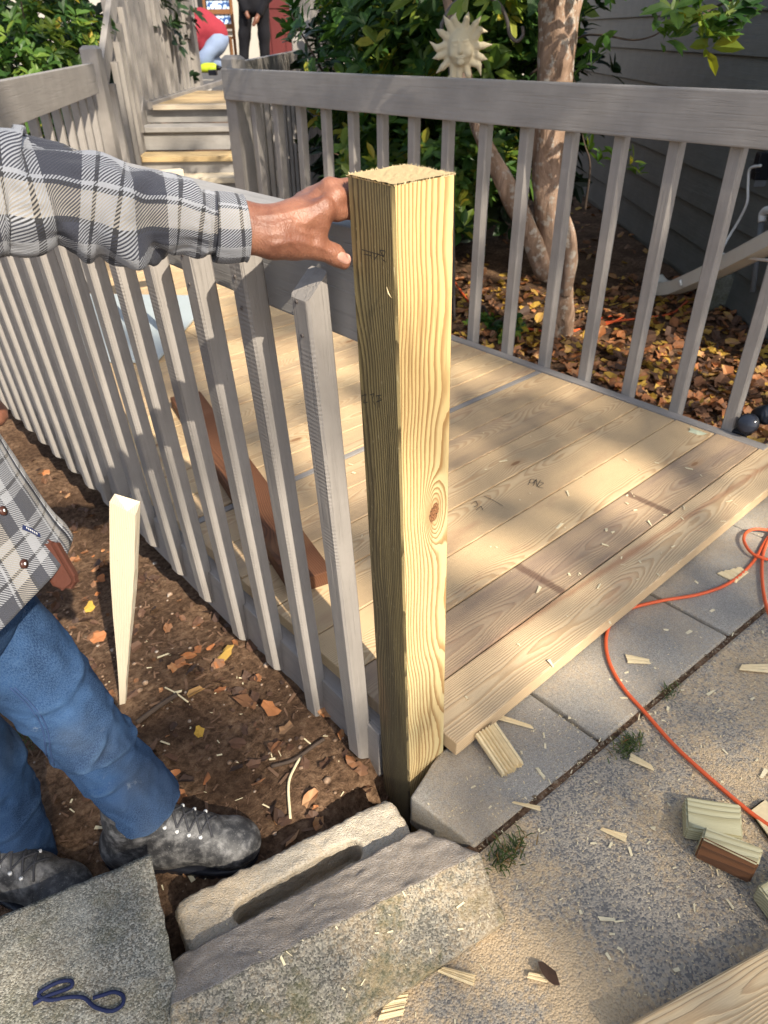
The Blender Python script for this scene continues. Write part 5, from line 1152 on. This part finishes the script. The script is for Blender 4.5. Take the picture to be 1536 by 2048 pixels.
# ------------------------------------------------------------------ plants
LEAF = mat_leaf('glossy_leaf', [(0, (.016, .045, .012)), (.35, (.04, .105, .022)), (.65, (.10, .19, .032)), (.85, (.22, .29, .035)), (1, (.45, .34, .035))])
LEAFD = mat_leaf('dark_leaf', [(0, (.006, .015, .007)), (.5, (.014, .034, .012)), (1, (.04, .085, .022))], .25)
NEEDLE = mat_leaf('blue_needle', [(0, (.02, .05, .03)), (.5, (.04, .095, .05)), (1, (.08, .15, .07))], .2)
BARKM = None
def leaf_cloud(centres, dirs, per, length, wid, spread=.9, lowb=0., tintf=None):
    """whorls of folded leaves; centres (n,3), dirs (n,3)"""
    vs, fs, ti = [], [], []
    for c, d in zip(centres, dirs):
        d = d/np.linalg.norm(d); a = np.cross(d, [.3, .2, 1.]); a /= np.linalg.norm(a); b = np.cross(d, a); tb = tintf(c) if tintf else rng.random()
        for k in range(per):
            ph = 6.283*(k+rng.uniform(-.3, .3))/per; out = a*math.cos(ph)+b*math.sin(ph); e = rng.uniform(.15, .75)*spread
            ax_ = out*math.cos(.9-e)+d*math.sin(.9-e); ax_ /= np.linalg.norm(ax_); sd = np.cross(ax_, d); sd /= np.linalg.norm(sd)+1e-9; nn = np.cross(sd, ax_)
            l = length*rng.uniform(.6, 1.15); w_ = wid*l*rng.uniform(.8, 1.2); p = c+ax_*l*.06+d*rng.uniform(-.02, .02); dr = -.22*l*rng.uniform(.2, 1.2); i = len(vs)
            vs += [p, p+ax_*l*.35+sd*w_*.85+nn*l*.05, p+ax_*l*.35, p+ax_*l*.35-sd*w_*.85+nn*l*.05, p+ax_*l*.7+sd*w_*.8+np.array([0, 0, dr*.45])+nn*l*.04, p+ax_*l*.7+np.array([0, 0, dr*.5]), p+ax_*l*.7-sd*w_*.8+np.array([0, 0, dr*.45])+nn*l*.04, p+ax_*l+np.array([0, 0, dr])]
            fs += [(i, i+1, i+2), (i, i+2, i+3), (i+1, i+4, i+5, i+2), (i+2, i+5, i+6, i+3), (i+4, i+7, i+5), (i+5, i+7, i+6)]
            tv = min(1, max(0, tb*.75+rng.uniform(0, .25)+(.35 if rng.random() < .03 else 0))); ti += [tv]*8
    return vs, fs, ti
def bush(name, label, base, ells, nw, length, mat, wid=.2, per=7, cat='bush', stems=5, tint=None, group=None):
    base = V(base); e = empty(name, tuple(base), label, cat, group); cs, ds = [], []
    for _ in range(nw):
        c, r = ells[rng.choice(len(ells), p=np.array([r[0]*r[1]*r[2] for _, r in ells])/sum(r[0]*r[1]*r[2] for _, r in ells))]; c = np.array(c); r = np.array(r)
        d = rng.normal(size=3); d /= np.linalg.norm(d); f = rng.uniform(.45, 1.)**.5*(.85+.3*mnoise.noise(V(d*2.2+c))); cs.append(c+d*r*f); ds.append(d*.6+np.array([0, 0, .7])+rng.normal(size=3)*.25)
    vs, fs, ti = leaf_cloud(cs, ds, per, length, wid, tintf=tint)
    o = obj('foliage', mesh('foliage', vs, fs, mat, False, None, ti)); o['kind'] = 'stuff'; rel(o, e)
    pick = rng.choice(len(cs), stems, replace=False)
    for i in pick:
        p = V(cs[i]); mid = base.lerp(p, .5)+V(rng.normal(0, .08), rng.normal(0, .08), .05); tube('stem', [base+V(rng.normal(0, .06), rng.normal(0, .06), -.05), mid, p], [.014, .010, .004], M['twig'], e, 6, 12)
    return e
def mat_bark():
    t = NT('patchy_bark'); o = t.pos(); n = t.noise(t.vmul(o, (1, 1, .35)), 14., 6, .62, .6); l = t.noise(o, 26., 5, .6); f = t.noise(t.vmul(o, (1, 1, .25)), 120., 4, .65)
    c = t.ramp(n, [(.3, (.11, .07, .05)), (.47, (.27, .18, .125)), (.6, (.40, .275, .20)), (.75, (.22, .155, .12))])
    c = t.mix(t.mth('MULTIPLY', t.ss(l, .52, .64), .7), c, (.50, .475, .42)); c = t.mix(t.mth('MULTIPLY', f, .35), c, (.08, .05, .035))
    return t.done(c, .9, t.bump(t.mth('ADD', n, t.mth('MULTIPLY', f, .5)), .018, .9), .15)
M['bark'] = mat_bark(); M['twig'] = mat_plain('twig_bark', (.07, .05, .038), .85, .3, 60, .001)
# the tree behind the railing
D3 = 3.45
tr = empty('tree', tuple(onz(1120, 668, -.15)), 'slim garden tree with peeling patchy bark and a leaning second stem behind the railing', 'tree')
def bark_disp(am): return lambda s, th, f: am*(mnoise.noise(V(math.cos(th)*1.6, math.sin(th)*1.6, s*5))*1.+.6*mnoise.noise(V(math.cos(th)*4, math.sin(th)*4, s*9)))
tp = [onz(1120, 672, -.18), onz(1120, 655, -.12)+V(0, 0, .04), fwd(1122, 575, D3), fwd(1108, 490, D3), fwd(1096, 400, D3), fwd(1093, 300, D3), fwd(1106, 200, D3), fwd(1114, 100, D3), fwd(1117, 0, D3), fwd(1120, -120, D3), fwd(1105, -330, D3+.1), fwd(1125, -600, D3+.3)]
trk = tube('trunk', tp, [.075, .066, .058, .062, .066, .066, .072, .078, .080, .078, .07, .05], M['bark'], tr, 28, 120, None, bark_disp(.014))
st_ = [fwd(1128, 520, D3+.02), fwd(1092, 545, D3-.02), fwd(1060, 470, D3-.03), fwd(1010, 365, D3-.02), fwd(975, 300, D3+.02), fwd(950, 235, D3+.1), fwd(925, 120, D3+.25), fwd(890, -20, D3+.5)]
tube('stem', st_, [.04, .045, .044, .038, .034, .030, .026, .02], M['bark'], tr, 18, 80, None, bark_disp(.010))
tube('broken_stub', [fwd(1130, 590, D3-.05), fwd(1140, 540, D3-.08), fwd(1142, 480, D3-.09), fwd(1134, 425, D3-.07)], [.024, .032, .028, .006], M['bark'], tr, 14, 30, None, bark_disp(.012))
tube('branch', [fwd(1142, 40, D3), fwd(1156, -10, D3), fwd(1180, -90, D3), fwd(1260, -260, D3)], [.03, .026, .022, .012], M['bark'], tr, 12, 30)
# its crown, above the frame, and hanging shoots
cw = fwd(1115, -560, D3+.2); cs, ds = [], []
for _ in range(500):
    d = rng.normal(size=3); d /= np.linalg.norm(d); p = np.array(cw)+d*np.array([1.3, 1.3, .9])*rng.uniform(.3, 1)**.6; cs.append(p); ds.append(d*.5+np.array([0, 0, .5]))
vs, fs, ti = leaf_cloud(cs, ds, 5, .085, .25); o = obj('crown', mesh('crown', vs, fs, LEAF, False, None, ti)); o['kind'] = 'stuff'; rel(o, tr)
# leafy branch hanging in front of the siding, upper right
def spray(label, pts, leaves, ln, mat=LEAF, per=7, name='branch', cat='branch', r0_=.006):
    e = empty(name, tuple(pts[0]), label, cat); tube('twig', pts, np.linspace(r0_, .002, len(pts)), M['twig'], e, 6, 40)
    cs = [np.array(p) for p in leaves]; ds = [np.array([rng.normal(0, .4), rng.normal(0, .4), .5]) for _ in cs]; v, f, t_ = leaf_cloud(cs, ds, per, ln, .2); o = obj('leaves', mesh('leaves', v, f, mat, False, None, t_)); o['kind'] = 'stuff'; rel(o, e)
DB = 2.9
spray('leafy twig hanging down in front of the siding at the upper right', [fwd(1560, -60, DB), fwd(1480, -10, DB), fwd(1420, 20, DB), fwd(1380, 50, DB), fwd(1350, 70, DB)], [fwd(u, v, DB+rng.uniform(-.1, .1)) for u, v in ((1475, 5), (1450, 40), (1440, 70), (1400, 30), (1410, 75), (1350, 75), (1370, 50), (1330, 80), (1425, 60), (1460, 25), (1390, 10), (1345, 25), (1480, 60), (1420, 95))], .105)
spray('thin crooked twig with a few leaves between trunk and siding', [fwd(1060, 150, 3.9), fwd(1150, 80, 3.8), fwd(1200, 70, 3.6), fwd(1270, 80, 3.5), fwd(1325, 60, 3.4), fwd(1360, 0, 3.3)], [fwd(u, v, 3.5) for u, v in ((1330, 10), (1318, 40), (1175, 130), (1190, 95), (1215, 100))], .10, per=5)
spray('small leafy shoot beside the trunk under the rail', [fwd(1170, 420, 3.7), fwd(1180, 330, 3.7), fwd(1165, 270, 3.7), fwd(1140, 100, 3.7)], [fwd(u, v, 3.6) for u, v in ((1230, 310), (1260, 330), (1200, 320), (1275, 345), (1180, 300), (1170, 285))], .085, per=5)
for k, (a, b) in enumerate((((1130, 110), (1165, 420)), ((1200, 60), (1145, 470)), ((1245, 0), (1175, 300)))):
    pass
B0 = lambda u, v, D: fwd(u, v, D)
ew = lambda u, v, D, r: (tuple(fwd(u, v, D)), r)
bush('bush', 'big glossy rhododendron bush behind the rail and the sun ornament', (2.6, 2.7, -.15), [ew(760, 110, 5.0, (.62, .62, .6)), ew(860, 60, 4.6, (.55, .55, .55)), ew(990, 80, 4.4, (.5, .5, .55)), ew(1040, 200, 4.5, (.4, .4, .5)), ew(820, 230, 4.7, (.6, .6, .5)), ew(900, -60, 4.7, (.9, .9, .5))], 900, .115, LEAF, .2, 7)
bush('bush', 'lower leafy shrub seen between the right railing balusters', (2.25, 2.45, -.15), [ew(800, 330, 4.2, (.45, .45, .36)), ew(930, 300, 4.0, (.36, .36, .3)), ew(735, 400, 4.1, (.25, .25, .22)), ew(960, 400, 4.0, (.22, .22, .16)), ew(905, 450, 3.8, (.13, .13, .14))], 260, .10, LEAF, .22, 7)
bush('conifer', 'soft blue-green conifer shrub left of the rhododendron', (3.7, 4.0, -.15), [ew(715, 95, 6.3, (.28, .28, .5)), ew(700, 170, 6.2, (.26, .26, .45))], 900, .07, NEEDLE, .06, 9, 'shrub')
bush('bush', 'sunlit bush with pale green leaves beyond the far left railing', (1.0, 4.9, -.2), [ew(60, 70, 6.0, (.6, .6, .6)), ew(115, 95, 6.2, (.32, .32, .34)), ew(40, 200, 5.6, (.6, .6, .4))], 620, .10, LEAF, .2, 7)
bush('hedge', 'tall dark hedge at the upper left behind the far railing', (.8, 7.5, -.2), [ew(40, 20, 8.2, (1.5, 1.5, 1.5)), ew(180, 30, 9.0, (1.2, 1.2, 1.5)), ew(60, 170, 7.4, (1.2, 1.2, .8)), ew(-200, 60, 7.4, (1.5, 1.5, 1.6))], 1500, .12, LEAFD, .25, 7, 'hedge')
bush('hedge', 'dark hedge filling the gap behind the rhododendron', (4.2, 4.2, -.2), [ew(800, 120, 6.0, (.8, .8, 1.0)), ew(960, 120, 5.6, (.8, .8, 1.1)), ew(1060, 250, 5.0, (.5, .5, .7)), ew(800, 340, 5.2, (.7, .7, .5)), ew(950, 330, 4.9, (.6, .6, .5))], 1100, .12, LEAFD, .25, 7, 'hedge')
bush('seedling', 'small green seedlings at the foot of the tree', tuple(onz(985, 660, -.16)), [(tuple(onz(965, 650, -.13)), (.10, .06, .05)), (tuple(onz(1020, 660, -.13)), (.10, .07, .05))], 40, .05, LEAF, .3, 5, 'plant', 3)

# ------------------------------------------------------------------ sun-face ornament on its iron hook
so_c = fwd(921, 96, 3.45); orn = empty('garden_ornament', tuple(so_c), 'cream sun-face ornament with wavy rays on an iron hook above the rail', 'ornament')
def f_sun(P):
    x, y, z = P[..., 0], P[..., 1], P[..., 2]; d = sd_ell(P, (0, .012, 0), (.052, .034, .066))
    d = smin(d, sd_ell(P, (0, 0, 0), (.072, .018, .08)), .01)
    for k in range(15):
        a = 2*math.pi*k/15+.12; l = .128 if k % 2 else .118; bend = .022 if k % 3 == 0 else 0.
        p0 = (math.sin(a)*.062, 0, math.cos(a)*.068); p1 = (math.sin(a)*.092+math.cos(a)*bend*.6, .002, math.cos(a)*.1-math.sin(a)*bend*.6); p2 = (math.sin(a)*l-math.cos(a)*bend*.3, 0, math.cos(a)*(l+.006)+math.sin(a)*bend*.3)
        d = smin(d, sd_cone(P, p0, p1, .0165, .012), .006); d = smin(d, sd_cone(P, p1, p2, .0125, .002), .005)
    d = smin(d, sd_cone(P, (0, .041, .018), (0, .047, -.012), .004, .007), .008); d = smin(d, sd_ell(P, (0, .042, -.032), (.018, .008, .0055)), .004); d = smin(d, sd_ell(P, (0, .04, -.048), (.016, .01, .012)), .008)
    for s in (-1, 1):
        d = smin(d, sd_ell(P, (s*.020, .038, .009), (.0105, .0065, .0045)), .004); d = smin(d, sd_cone(P, (s*.010, .044, .024), (s*.033, .036, .024), .004, .003), .005)
        d = smin(d, sd_ell(P, (s*.028, .033, -.018), (.016, .012, .014)), .012)
    d = -smin(-d, sd_cone(P, (-.015, .051, -.0315), (.015, .051, -.0315), .0012, .0012), .002)
    return d
v, f = snet(f_sun, (-.15, -.03, -.16), (.15, .075, .16), .0034)
o = obj('sun_face', mesh('sun_face', v, f, mat_plain('weathered_cream', (.50, .43, .30), .85, .14, 14, .001), True), so_c); to_c = (CAM-so_c); to_c.z = 0; to_c.normalize()
o.rotation_euler = (0, 0, math.atan2(to_c.y, to_c.x)-math.pi/2); o.rotation_euler.y = rad(4); rel(o, orn)
bk_ = -to_c*.04
pl = [so_c+bk_+V(0, 0, -1.2), so_c+bk_+V(0, 0, -.5), so_c+bk_+V(0, 0, -.05), fwd(884, 62, 3.5), fwd(888, 40, 3.5), fwd(905, 10, 3.5), fwd(935, -8, 3.5), fwd(972, -8, 3.5), fwd(1000, 10, 3.5), fwd(1014, 40, 3.5), fwd(1020, 70, 3.5), fwd(1034, 82, 3.5), fwd(1046, 70, 3.5), fwd(1045, 52, 3.5)]
pl[2] = fwd(900, 140, 3.5); pl[1] = fwd(905, 330, 3.5); pl[0] = fwd(908, 640, 3.5)
tube('iron_hook', pl, .0075, M['steel'], orn, 8, 140)

# ------------------------------------------------------------------ litter: fallen leaves
def fallen(n, pos, size, up=.5):
    vs, fs, ti = [], [], []
    for k in range(n):
        p = np.array(pos(k), float); s = size(k); a = rng.uniform(0, 6.28); nrm = np.array([rng.normal(0, up), rng.normal(0, up), 1.]); nrm /= np.linalg.norm(nrm); x = np.array([math.cos(a), math.sin(a), 0]); x -= nrm*(x@nrm); x /= np.linalg.norm(x); y = np.cross(nrm, x); cu = rng.uniform(-.7, 1.1); i = len(vs); m_ = 11; tv = rng.random()
        vs.append(p+nrm*.004); ti.append(tv)
        for j in range(m_):
            th = 6.283*j/m_; r = s*(.66+.34*math.cos(th*.5)**2)*(rng.uniform(.85, 1.1) if j % 2 else rng.uniform(.62, .95)); q = np.array([r*math.cos(th)*1.1, r*math.sin(th)*.75]); vs.append(p+x*q[0]+y*q[1]+nrm*(.004+cu*(abs(q[1])*.7+q[0]*q[0]*3)+rng.normal(0, .06)*s)); ti.append(min(1, max(0, tv+rng.normal(0, .06))))
        fs += [(i, i+1+j, i+1+(j+1) % m_) for j in range(m_)]
    return vs, fs, ti
DRY = mat_leaf('dry_leaf', [(0, (.06, .034, .024)), (.3, (.14, .070, .040)), (.55, (.26, .125, .06)), (.75, (.45, .165, .055)), (.9, (.50, .28, .14)), (1, (.60, .37, .06))], .15, .7)
def garden_pos(k):
    while True:
        p = onz(rng.uniform(900, 1700), rng.uniform(560, 1000)**1, -.165) if rng.random() < .85 else V(rng.uniform(1.6, 5), rng.uniform(-.5, 4.5), 0)
        if p.x > 1.58 and (p-W0).dot(wn) > .02: return (p.x, p.y, gz(p.x, p.y)+rng.uniform(.0, .02))
vs, fs, ti = fallen(3300, garden_pos, lambda k: rng.uniform(.014, .05), .45); o = obj('leaf_litter', mesh('leaf_litter', vs, fs, DRY, False, None, [min(1, t_*1.15) for t_ in ti]), kind='stuff')
def dirt_pos(k):
    while True:
        x, y = rng.uniform(-1.2, -.13), rng.uniform(-.02, 2.2); d = abs(x+.24)
        if rng.random() < math.exp(-d*3.2)*.9+.15: return (x, y, gz(x, y)+rng.uniform(0, .008))
vs, fs, ti = fallen(480, dirt_pos, lambda k: rng.uniform(.007, .026), .55); obj('soil_leaf_litter', mesh('soil_leaf_litter', vs, fs, DRY, False, None, [t_**1.6*.9 for t_ in ti]), kind='stuff')
def mulch_pos(k):
    x, y = rng.uniform(-1.2, -.1), rng.uniform(-.05, 2.0); return (x, y, gz(x, y))
vs, fs = chip_data(2600, mulch_pos, lambda k: float(np.clip(rng.lognormal(-5.5, .5), .0015, .012)), 4); obj('mulch', mesh('mulch', vs, fs, mat_plain('mulch_bits', (.15, .088, .055), .9, .5, 25)), kind='stuff')
def peb(k):
    x, y = rng.uniform(-1.1, -.1), rng.uniform(-.05, 1.2); return x, y
bm = bmesh.new()
for k in range(420):
    x, y = peb(k); r = float(np.clip(rng.lognormal(-5.7, .45), .0015, .011)); bmesh.ops.create_icosphere(bm, subdivisions=1, radius=r, matrix=Matrix.Translation((x, y, gz(x, y)+r*.2)) @ Matrix.Diagonal((1, rng.uniform(.6, 1), rng.uniform(.5, .8), 1)))
t = NT('pebbles'); M['pebble'] = t.done(t.ramp(t.noise(t.pos(), 60., 2), [(.3, (.10, .07, .05)), (.5, (.26, .17, .11)), (.7, (.42, .38, .33))]), .9)
obj('soil_pebbles', bm_mesh('soil_pebbles', bm, M['pebble'], True), kind='stuff')
# leaves one can single out
for i, (u, v, s, tv, lab) in enumerate([(452, 1310, .05, .98, 'big yellow curled leaf on the soil at the foot of the balusters'), (398, 1396, .036, .93, 'ochre leaf lying beside the long twig'), (440, 1390, .028, .72, 'small rust-orange leaf right of the ochre one'), (495, 1420, .05, .5, 'large brown crumpled leaf under the second baluster'), (540, 1432, .04, .78, 'orange-brown leaf under the second baluster'), (575, 1480, .035, .9, 'tan leaf below the orange-brown one'), (562, 1512, .028, .62, 'red-brown leaf near the slotted block'), (400, 1480, .026, 1., 'small yellow leaf at the middle of the bare soil'), (160, 1160, .035, 1., 'bright yellow leaf in the sun patch below the pouch'), (185, 1245, .035, .7, 'orange leaf at the edge of the sun patch by the stake'), (1138, 690, .08, .93, 'heap-forming golden leaf at the tree foot')]):
    p = onz(u, v, -.15); p.z = gz(p.x, p.y)+.012; vs, fs, ti = fallen(1, lambda k: tuple(p), lambda k: s*.72, .35)
    obj('fallen_leaf', mesh('fallen_leaf', vs, fs, DRY, False, None, [tv]*len(ti)), label=lab, cat='leaf')
vs, fs, ti = fallen(1, lambda k: tuple(onz(1392, 862, .004)), lambda k: .04, .15); obj('fallen_leaf', mesh('fallen_leaf', vs, fs, mat_plain('pale_green_leaf', (.50, .52, .36), .7), False, None, ti), label='pale green leaf on the deck boards near the lamp', cat='leaf')
vs, fs, ti = fallen(1, lambda k: tuple(onz(1092, 1948, J+.004)), lambda k: .026, .5); obj('fallen_leaf', mesh('fallen_leaf', vs, fs, DRY, False, None, [.1]*len(ti)), label='dead dark brown leaf on the patio near the bottom', cat='leaf')
for i, (pts, r, lab) in enumerate([([(275, 1450), (320, 1420), (355, 1395)], .006, 'brown bark twig on the soil left of the leaves'), ([(330, 1375), (352, 1390), (378, 1412)], .002, 'thin pale sliver crossing the bark twig'), ([(583, 1655), (580, 1590), (592, 1550), (606, 1525)], .0028, 'pale root strip standing by the slotted block'), ([(545, 1545), (590, 1535), (630, 1505), (650, 1492)], .004, 'dark twig lying toward the last baluster')]):
    q = [onz(u, v, -.15) for u, v in pts]; q = [V(p.x, p.y, gz(p.x, p.y)+.006) for p in q]; tube('twig', q, [r]*len(q), M['chip'] if i in (1, 2) else M['twig'], None, 6, 20, label=lab, cat='twig')
# weeds in the paving joint
GR = mat_leaf('grass_blade', [(0, (.03, .05, .012)), (.5, (.06, .10, .02)), (.8, (.14, .15, .04)), (1, (.30, .13, .05))], .3)
def tuft(label, c, n, ln, sp):
    vs, fs, ti = [], [], []
    for k in range(n):
        p = V(c)+V(rng.normal(0, sp), rng.normal(0, sp*.5), 0); a = rng.uniform(0, 6.28); l = ln*rng.uniform(.4, 1.1); out = V(math.cos(a), math.sin(a), 0); s = V(-out.y, out.x, 0)*.0011; i = len(vs); tv = rng.random()
        vs += [p-s, p+s, p+out*l*.4+V(0, 0, l*.5)+s, p+out*l*.4+V(0, 0, l*.5)-s, p+out*l*.95+V(0, 0, l*.55)]; fs += [(i, i+1, i+2, i+3), (i+3, i+2, i+4)]; ti += [tv]*5
    o = obj('grass_tuft', mesh('grass_tuft', vs, fs, GR, False, None, ti), label=label, cat='weed')
tuft('grass tuft in the joint between pavers and patio', onz(1258, 1494, J), 110, .026, .016)
tuft('low weed in the joint by the long dug-up stone', onz(1015, 1708, J), 110, .028, .022)
tuft('thin grass in the joint near the orange cord', onz(1340, 1385, J), 40, .018, .018)
tuft('grass tuft on the soil beside the back leg', V(*onz(70, 1480, -.16).to_2d(), -.15), 60, .05, .03)
vs, fs = chip_data(200, lambda k: (lambda f: (JA.x+(JB.x-JA.x)*f, yj(JA.x+(JB.x-JA.x)*f)+rng.normal(0, .003), J-.004))(rng.uniform(0, 1.1)), lambda k: rng.uniform(.0015, .005)); obj('joint_debris', mesh('joint_debris', vs, fs, mat_plain('joint_dirt', (.20, .15, .10), .95, .5, 40)), kind='stuff')
plank('joint_soil', V(JA.x-.1, yj(JA.x-.1), J-.012), V(2, yj(2), J-.012), .03, .012, M['soil'], path)
# chips resting on the stones
bpy.context.view_layer.update(); dg = bpy.context.evaluated_depsgraph_get(); vs2, fs2 = [], []
vs, fs = stone_chips
for k in range(len(vs)//8):
    q = vs[k*8:k*8+8]; c = np.mean(q, 0); okk, pnt, nrm, *_ = sc.ray_cast(dg, V(c[0], c[1], .25), V(0, 0, -1))
    if okk:
        i = len(vs2)
        R_ = V(0, 0, 1).rotation_difference(nrm)
        for p in q: vs2.append(pnt+R_ @ (V(p)-V(c))+nrm*.001)
        fs2 += [tuple(x-k*8+i for x in f) for f in fs[k*5:k*5+5]]
obj('stone_wood_chips', mesh('stone_wood_chips', vs2, fs2, M['chip']), kind='stuff')

# ------------------------------------------------------------------ shade tree added out of view, crown gaps shaped to place the sun patches
E1 = V(L.y, -L.x, 0).normalized(); E1 = -E1 if E1.x < 0 else E1; E2 = L.cross(E1); E2 = -E2 if E2.z < 0 else E2
pj = lambda p: (V(p).dot(E1), V(p).dot(E2))
LIT = []
def lit(a, b, r): LIT.append((*pj(a), *pj(b), r))
lit(PM @ V(.045, 0, .42), PM @ V(.045, 0, 1.08), .13)
lit((-.2, .05, .30), (-.2, .05, .85), .14); lit((-.2, .35, .2), (-.2, .35, .85), .12); lit((-.2, .8, .05), (-.2, .8, .8), .2); lit((-.2, 1.5, .0), (-.2, 1.5, .8), .3)
lit(at(600, 450, .86), at(60, 380, .74), .10)
lit(onz(770, 950, 0), onz(690, 900, 0), .13); lit(onz(1010, 1140, 0), onz(960, 1120, 0), .10); lit(onz(1180, 1245, 0), onz(1080, 1310, 0), .07); lit(onz(1240, 940, 0), onz(1180, 980, 0), .05)
lit(onz(640, 720, 0), onz(480, 720, 0), .12); lit(onz(330, 600, 0), onz(330, 560, 0), .3)
lit(at(60, 1130, .83), at(20, 1000, .80), .10); lit(at(225, 1480, 1.12), at(225, 1470, 1.12), .03)
lit(onz(165, 1060, -.2), onz(165, 1190, -.2), .07); lit(at(250, 1050, 1.35), at(250, 1330, 1.45), .05)
lit(onz(1150, 700, -.16), onz(1180, 690, -.16), .10); lit(onz(1420, 660, -.16), onz(1380, 650, -.16), .12); lit(onz(1440, 770, -.16), onz(1400, 780, -.16), .10); lit(onz(1010, 640, -.16), onz(1010, 640, -.16), .05); lit(fwd(1110, 330, D3), fwd(1120, 560, D3), .07); lit(so_c, so_c, .11); lit(fwd(985, 60, 4.2), fwd(1000, 90, 4.2), .14); lit(fwd(760, 60, 4.6), fwd(720, 90, 5.), .25); lit(fwd(900, 170, 4.2), fwd(1010, 150, 4.1), .08); lit(fwd(1130, 20, D3), fwd(1120, 250, D3), .07); lit(fwd(990, 320, D3), fwd(960, 270, D3), .05)
lit(fwd(410, 60, 13), fwd(440, 90, 13), .4); lit(fwd(60, 150, 3.2), fwd(150, 130, 4.5), .18)
LT = np.array(LIT)
def is_lit(a, b, sh):
    ax_, ay_, bx_, by_ = LT[:, 0], LT[:, 1], LT[:, 2], LT[:, 3]; dx_, dy_ = bx_-ax_, by_-ay_; t_ = np.clip(((a-ax_)*dx_+(b-ay_)*dy_)/(dx_*dx_+dy_*dy_+1e-9), 0, 1)
    return bool(np.any(np.hypot(a-ax_-t_*dx_, b-ay_-t_*dy_) < LT[:, 4]+sh))
shade = empty('added_shade_tree', (1.2, -13.0, -.2), 'unseen leafy shade tree added behind the viewer, crown gaps shaped to dapple the deck', 'tree')
cs, n_near, n_far = [], 0, 0
while len(cs) < 9500:
    a, b = rng.uniform(-2.2, 7.5), rng.uniform(-1.6, 9.5); near_ = a < 3.6 and b < 3.4
    cl_ = mnoise.noise(V(a*1.6, b*1.6, 0))*.5+mnoise.noise(V(a*4, b*4, 5))*.35
    dens = (.97 if a < 1.9 and b < 2.9 else .30+cl_*.9)
    if b < .1 and a < 2.5: dens = .9+cl_*.3
    if rng.random() > dens: continue
    if is_lit(a, b, .045): continue
    dist = rng.uniform(14.5, 17.5); cs.append(E1*a+E2*b+L*dist)
vs, fs, ti = [], [], []
for c in cs:
    d = (L+V(*rng.normal(0, .45, 3))).normalized(); x = d.cross(V(*rng.normal(size=3))).normalized(); y = d.cross(x); l = rng.uniform(.055, .10); i = len(vs)
    vs += [c-x*l, c-x*l*.2+y*l*.62, c+x*l*.5+y*l*.4, c+x*l, c+x*l*.5-y*l*.4, c-x*l*.2-y*l*.62]; fs.append(tuple(range(i, i+6))); ti += [rng.random()]*6
o = obj('crown', mesh('crown', vs, fs, LEAF, False, None, ti)); o['kind'] = 'stuff'; rel(o, shade)
base = V(1.2, -13.0, -.3); fork = V(1.3, -12.7, 5.6); tube('trunk', [base, V(1.15, -12.9, 2.8), fork], [.34, .27, .24], M['bark'], shade, 20, 30, None, bark_disp(.03))
for k in range(9):
    tgt = V(cs[int(rng.integers(0, len(cs)))]); mid = fork.lerp(tgt, .5)+V(0, 0, .4)
    a_, b_ = pj(tgt)
    tube('limb', [fork, mid, tgt], [.11, .06, .015], M['bark'], shade, 10, 24)

# ------------------------------------------------------------------ shared group phrases
for o in C.objects:
    if o.parent: continue
    for key, ph in (('wood_flake', 'wood flakes about the foot of the post'), ('fallen_leaf', 'fallen leaves one can single out'), ('wood_offcut', 'lumber offcuts on the patio'), ('grass_tuft', 'weeds in the paving joints'), ('twig', 'twigs on the soil'), ('railing', 'grey painted railings round the deck'), ('bush', 'leafy bushes'), ('hedge', 'dark hedges'), ('handrail', 'stair handrails'), ('branch', 'leafy twigs before the siding')):
        if o.name.split('.')[0] == key and 'category' in o: o['group'] = ph
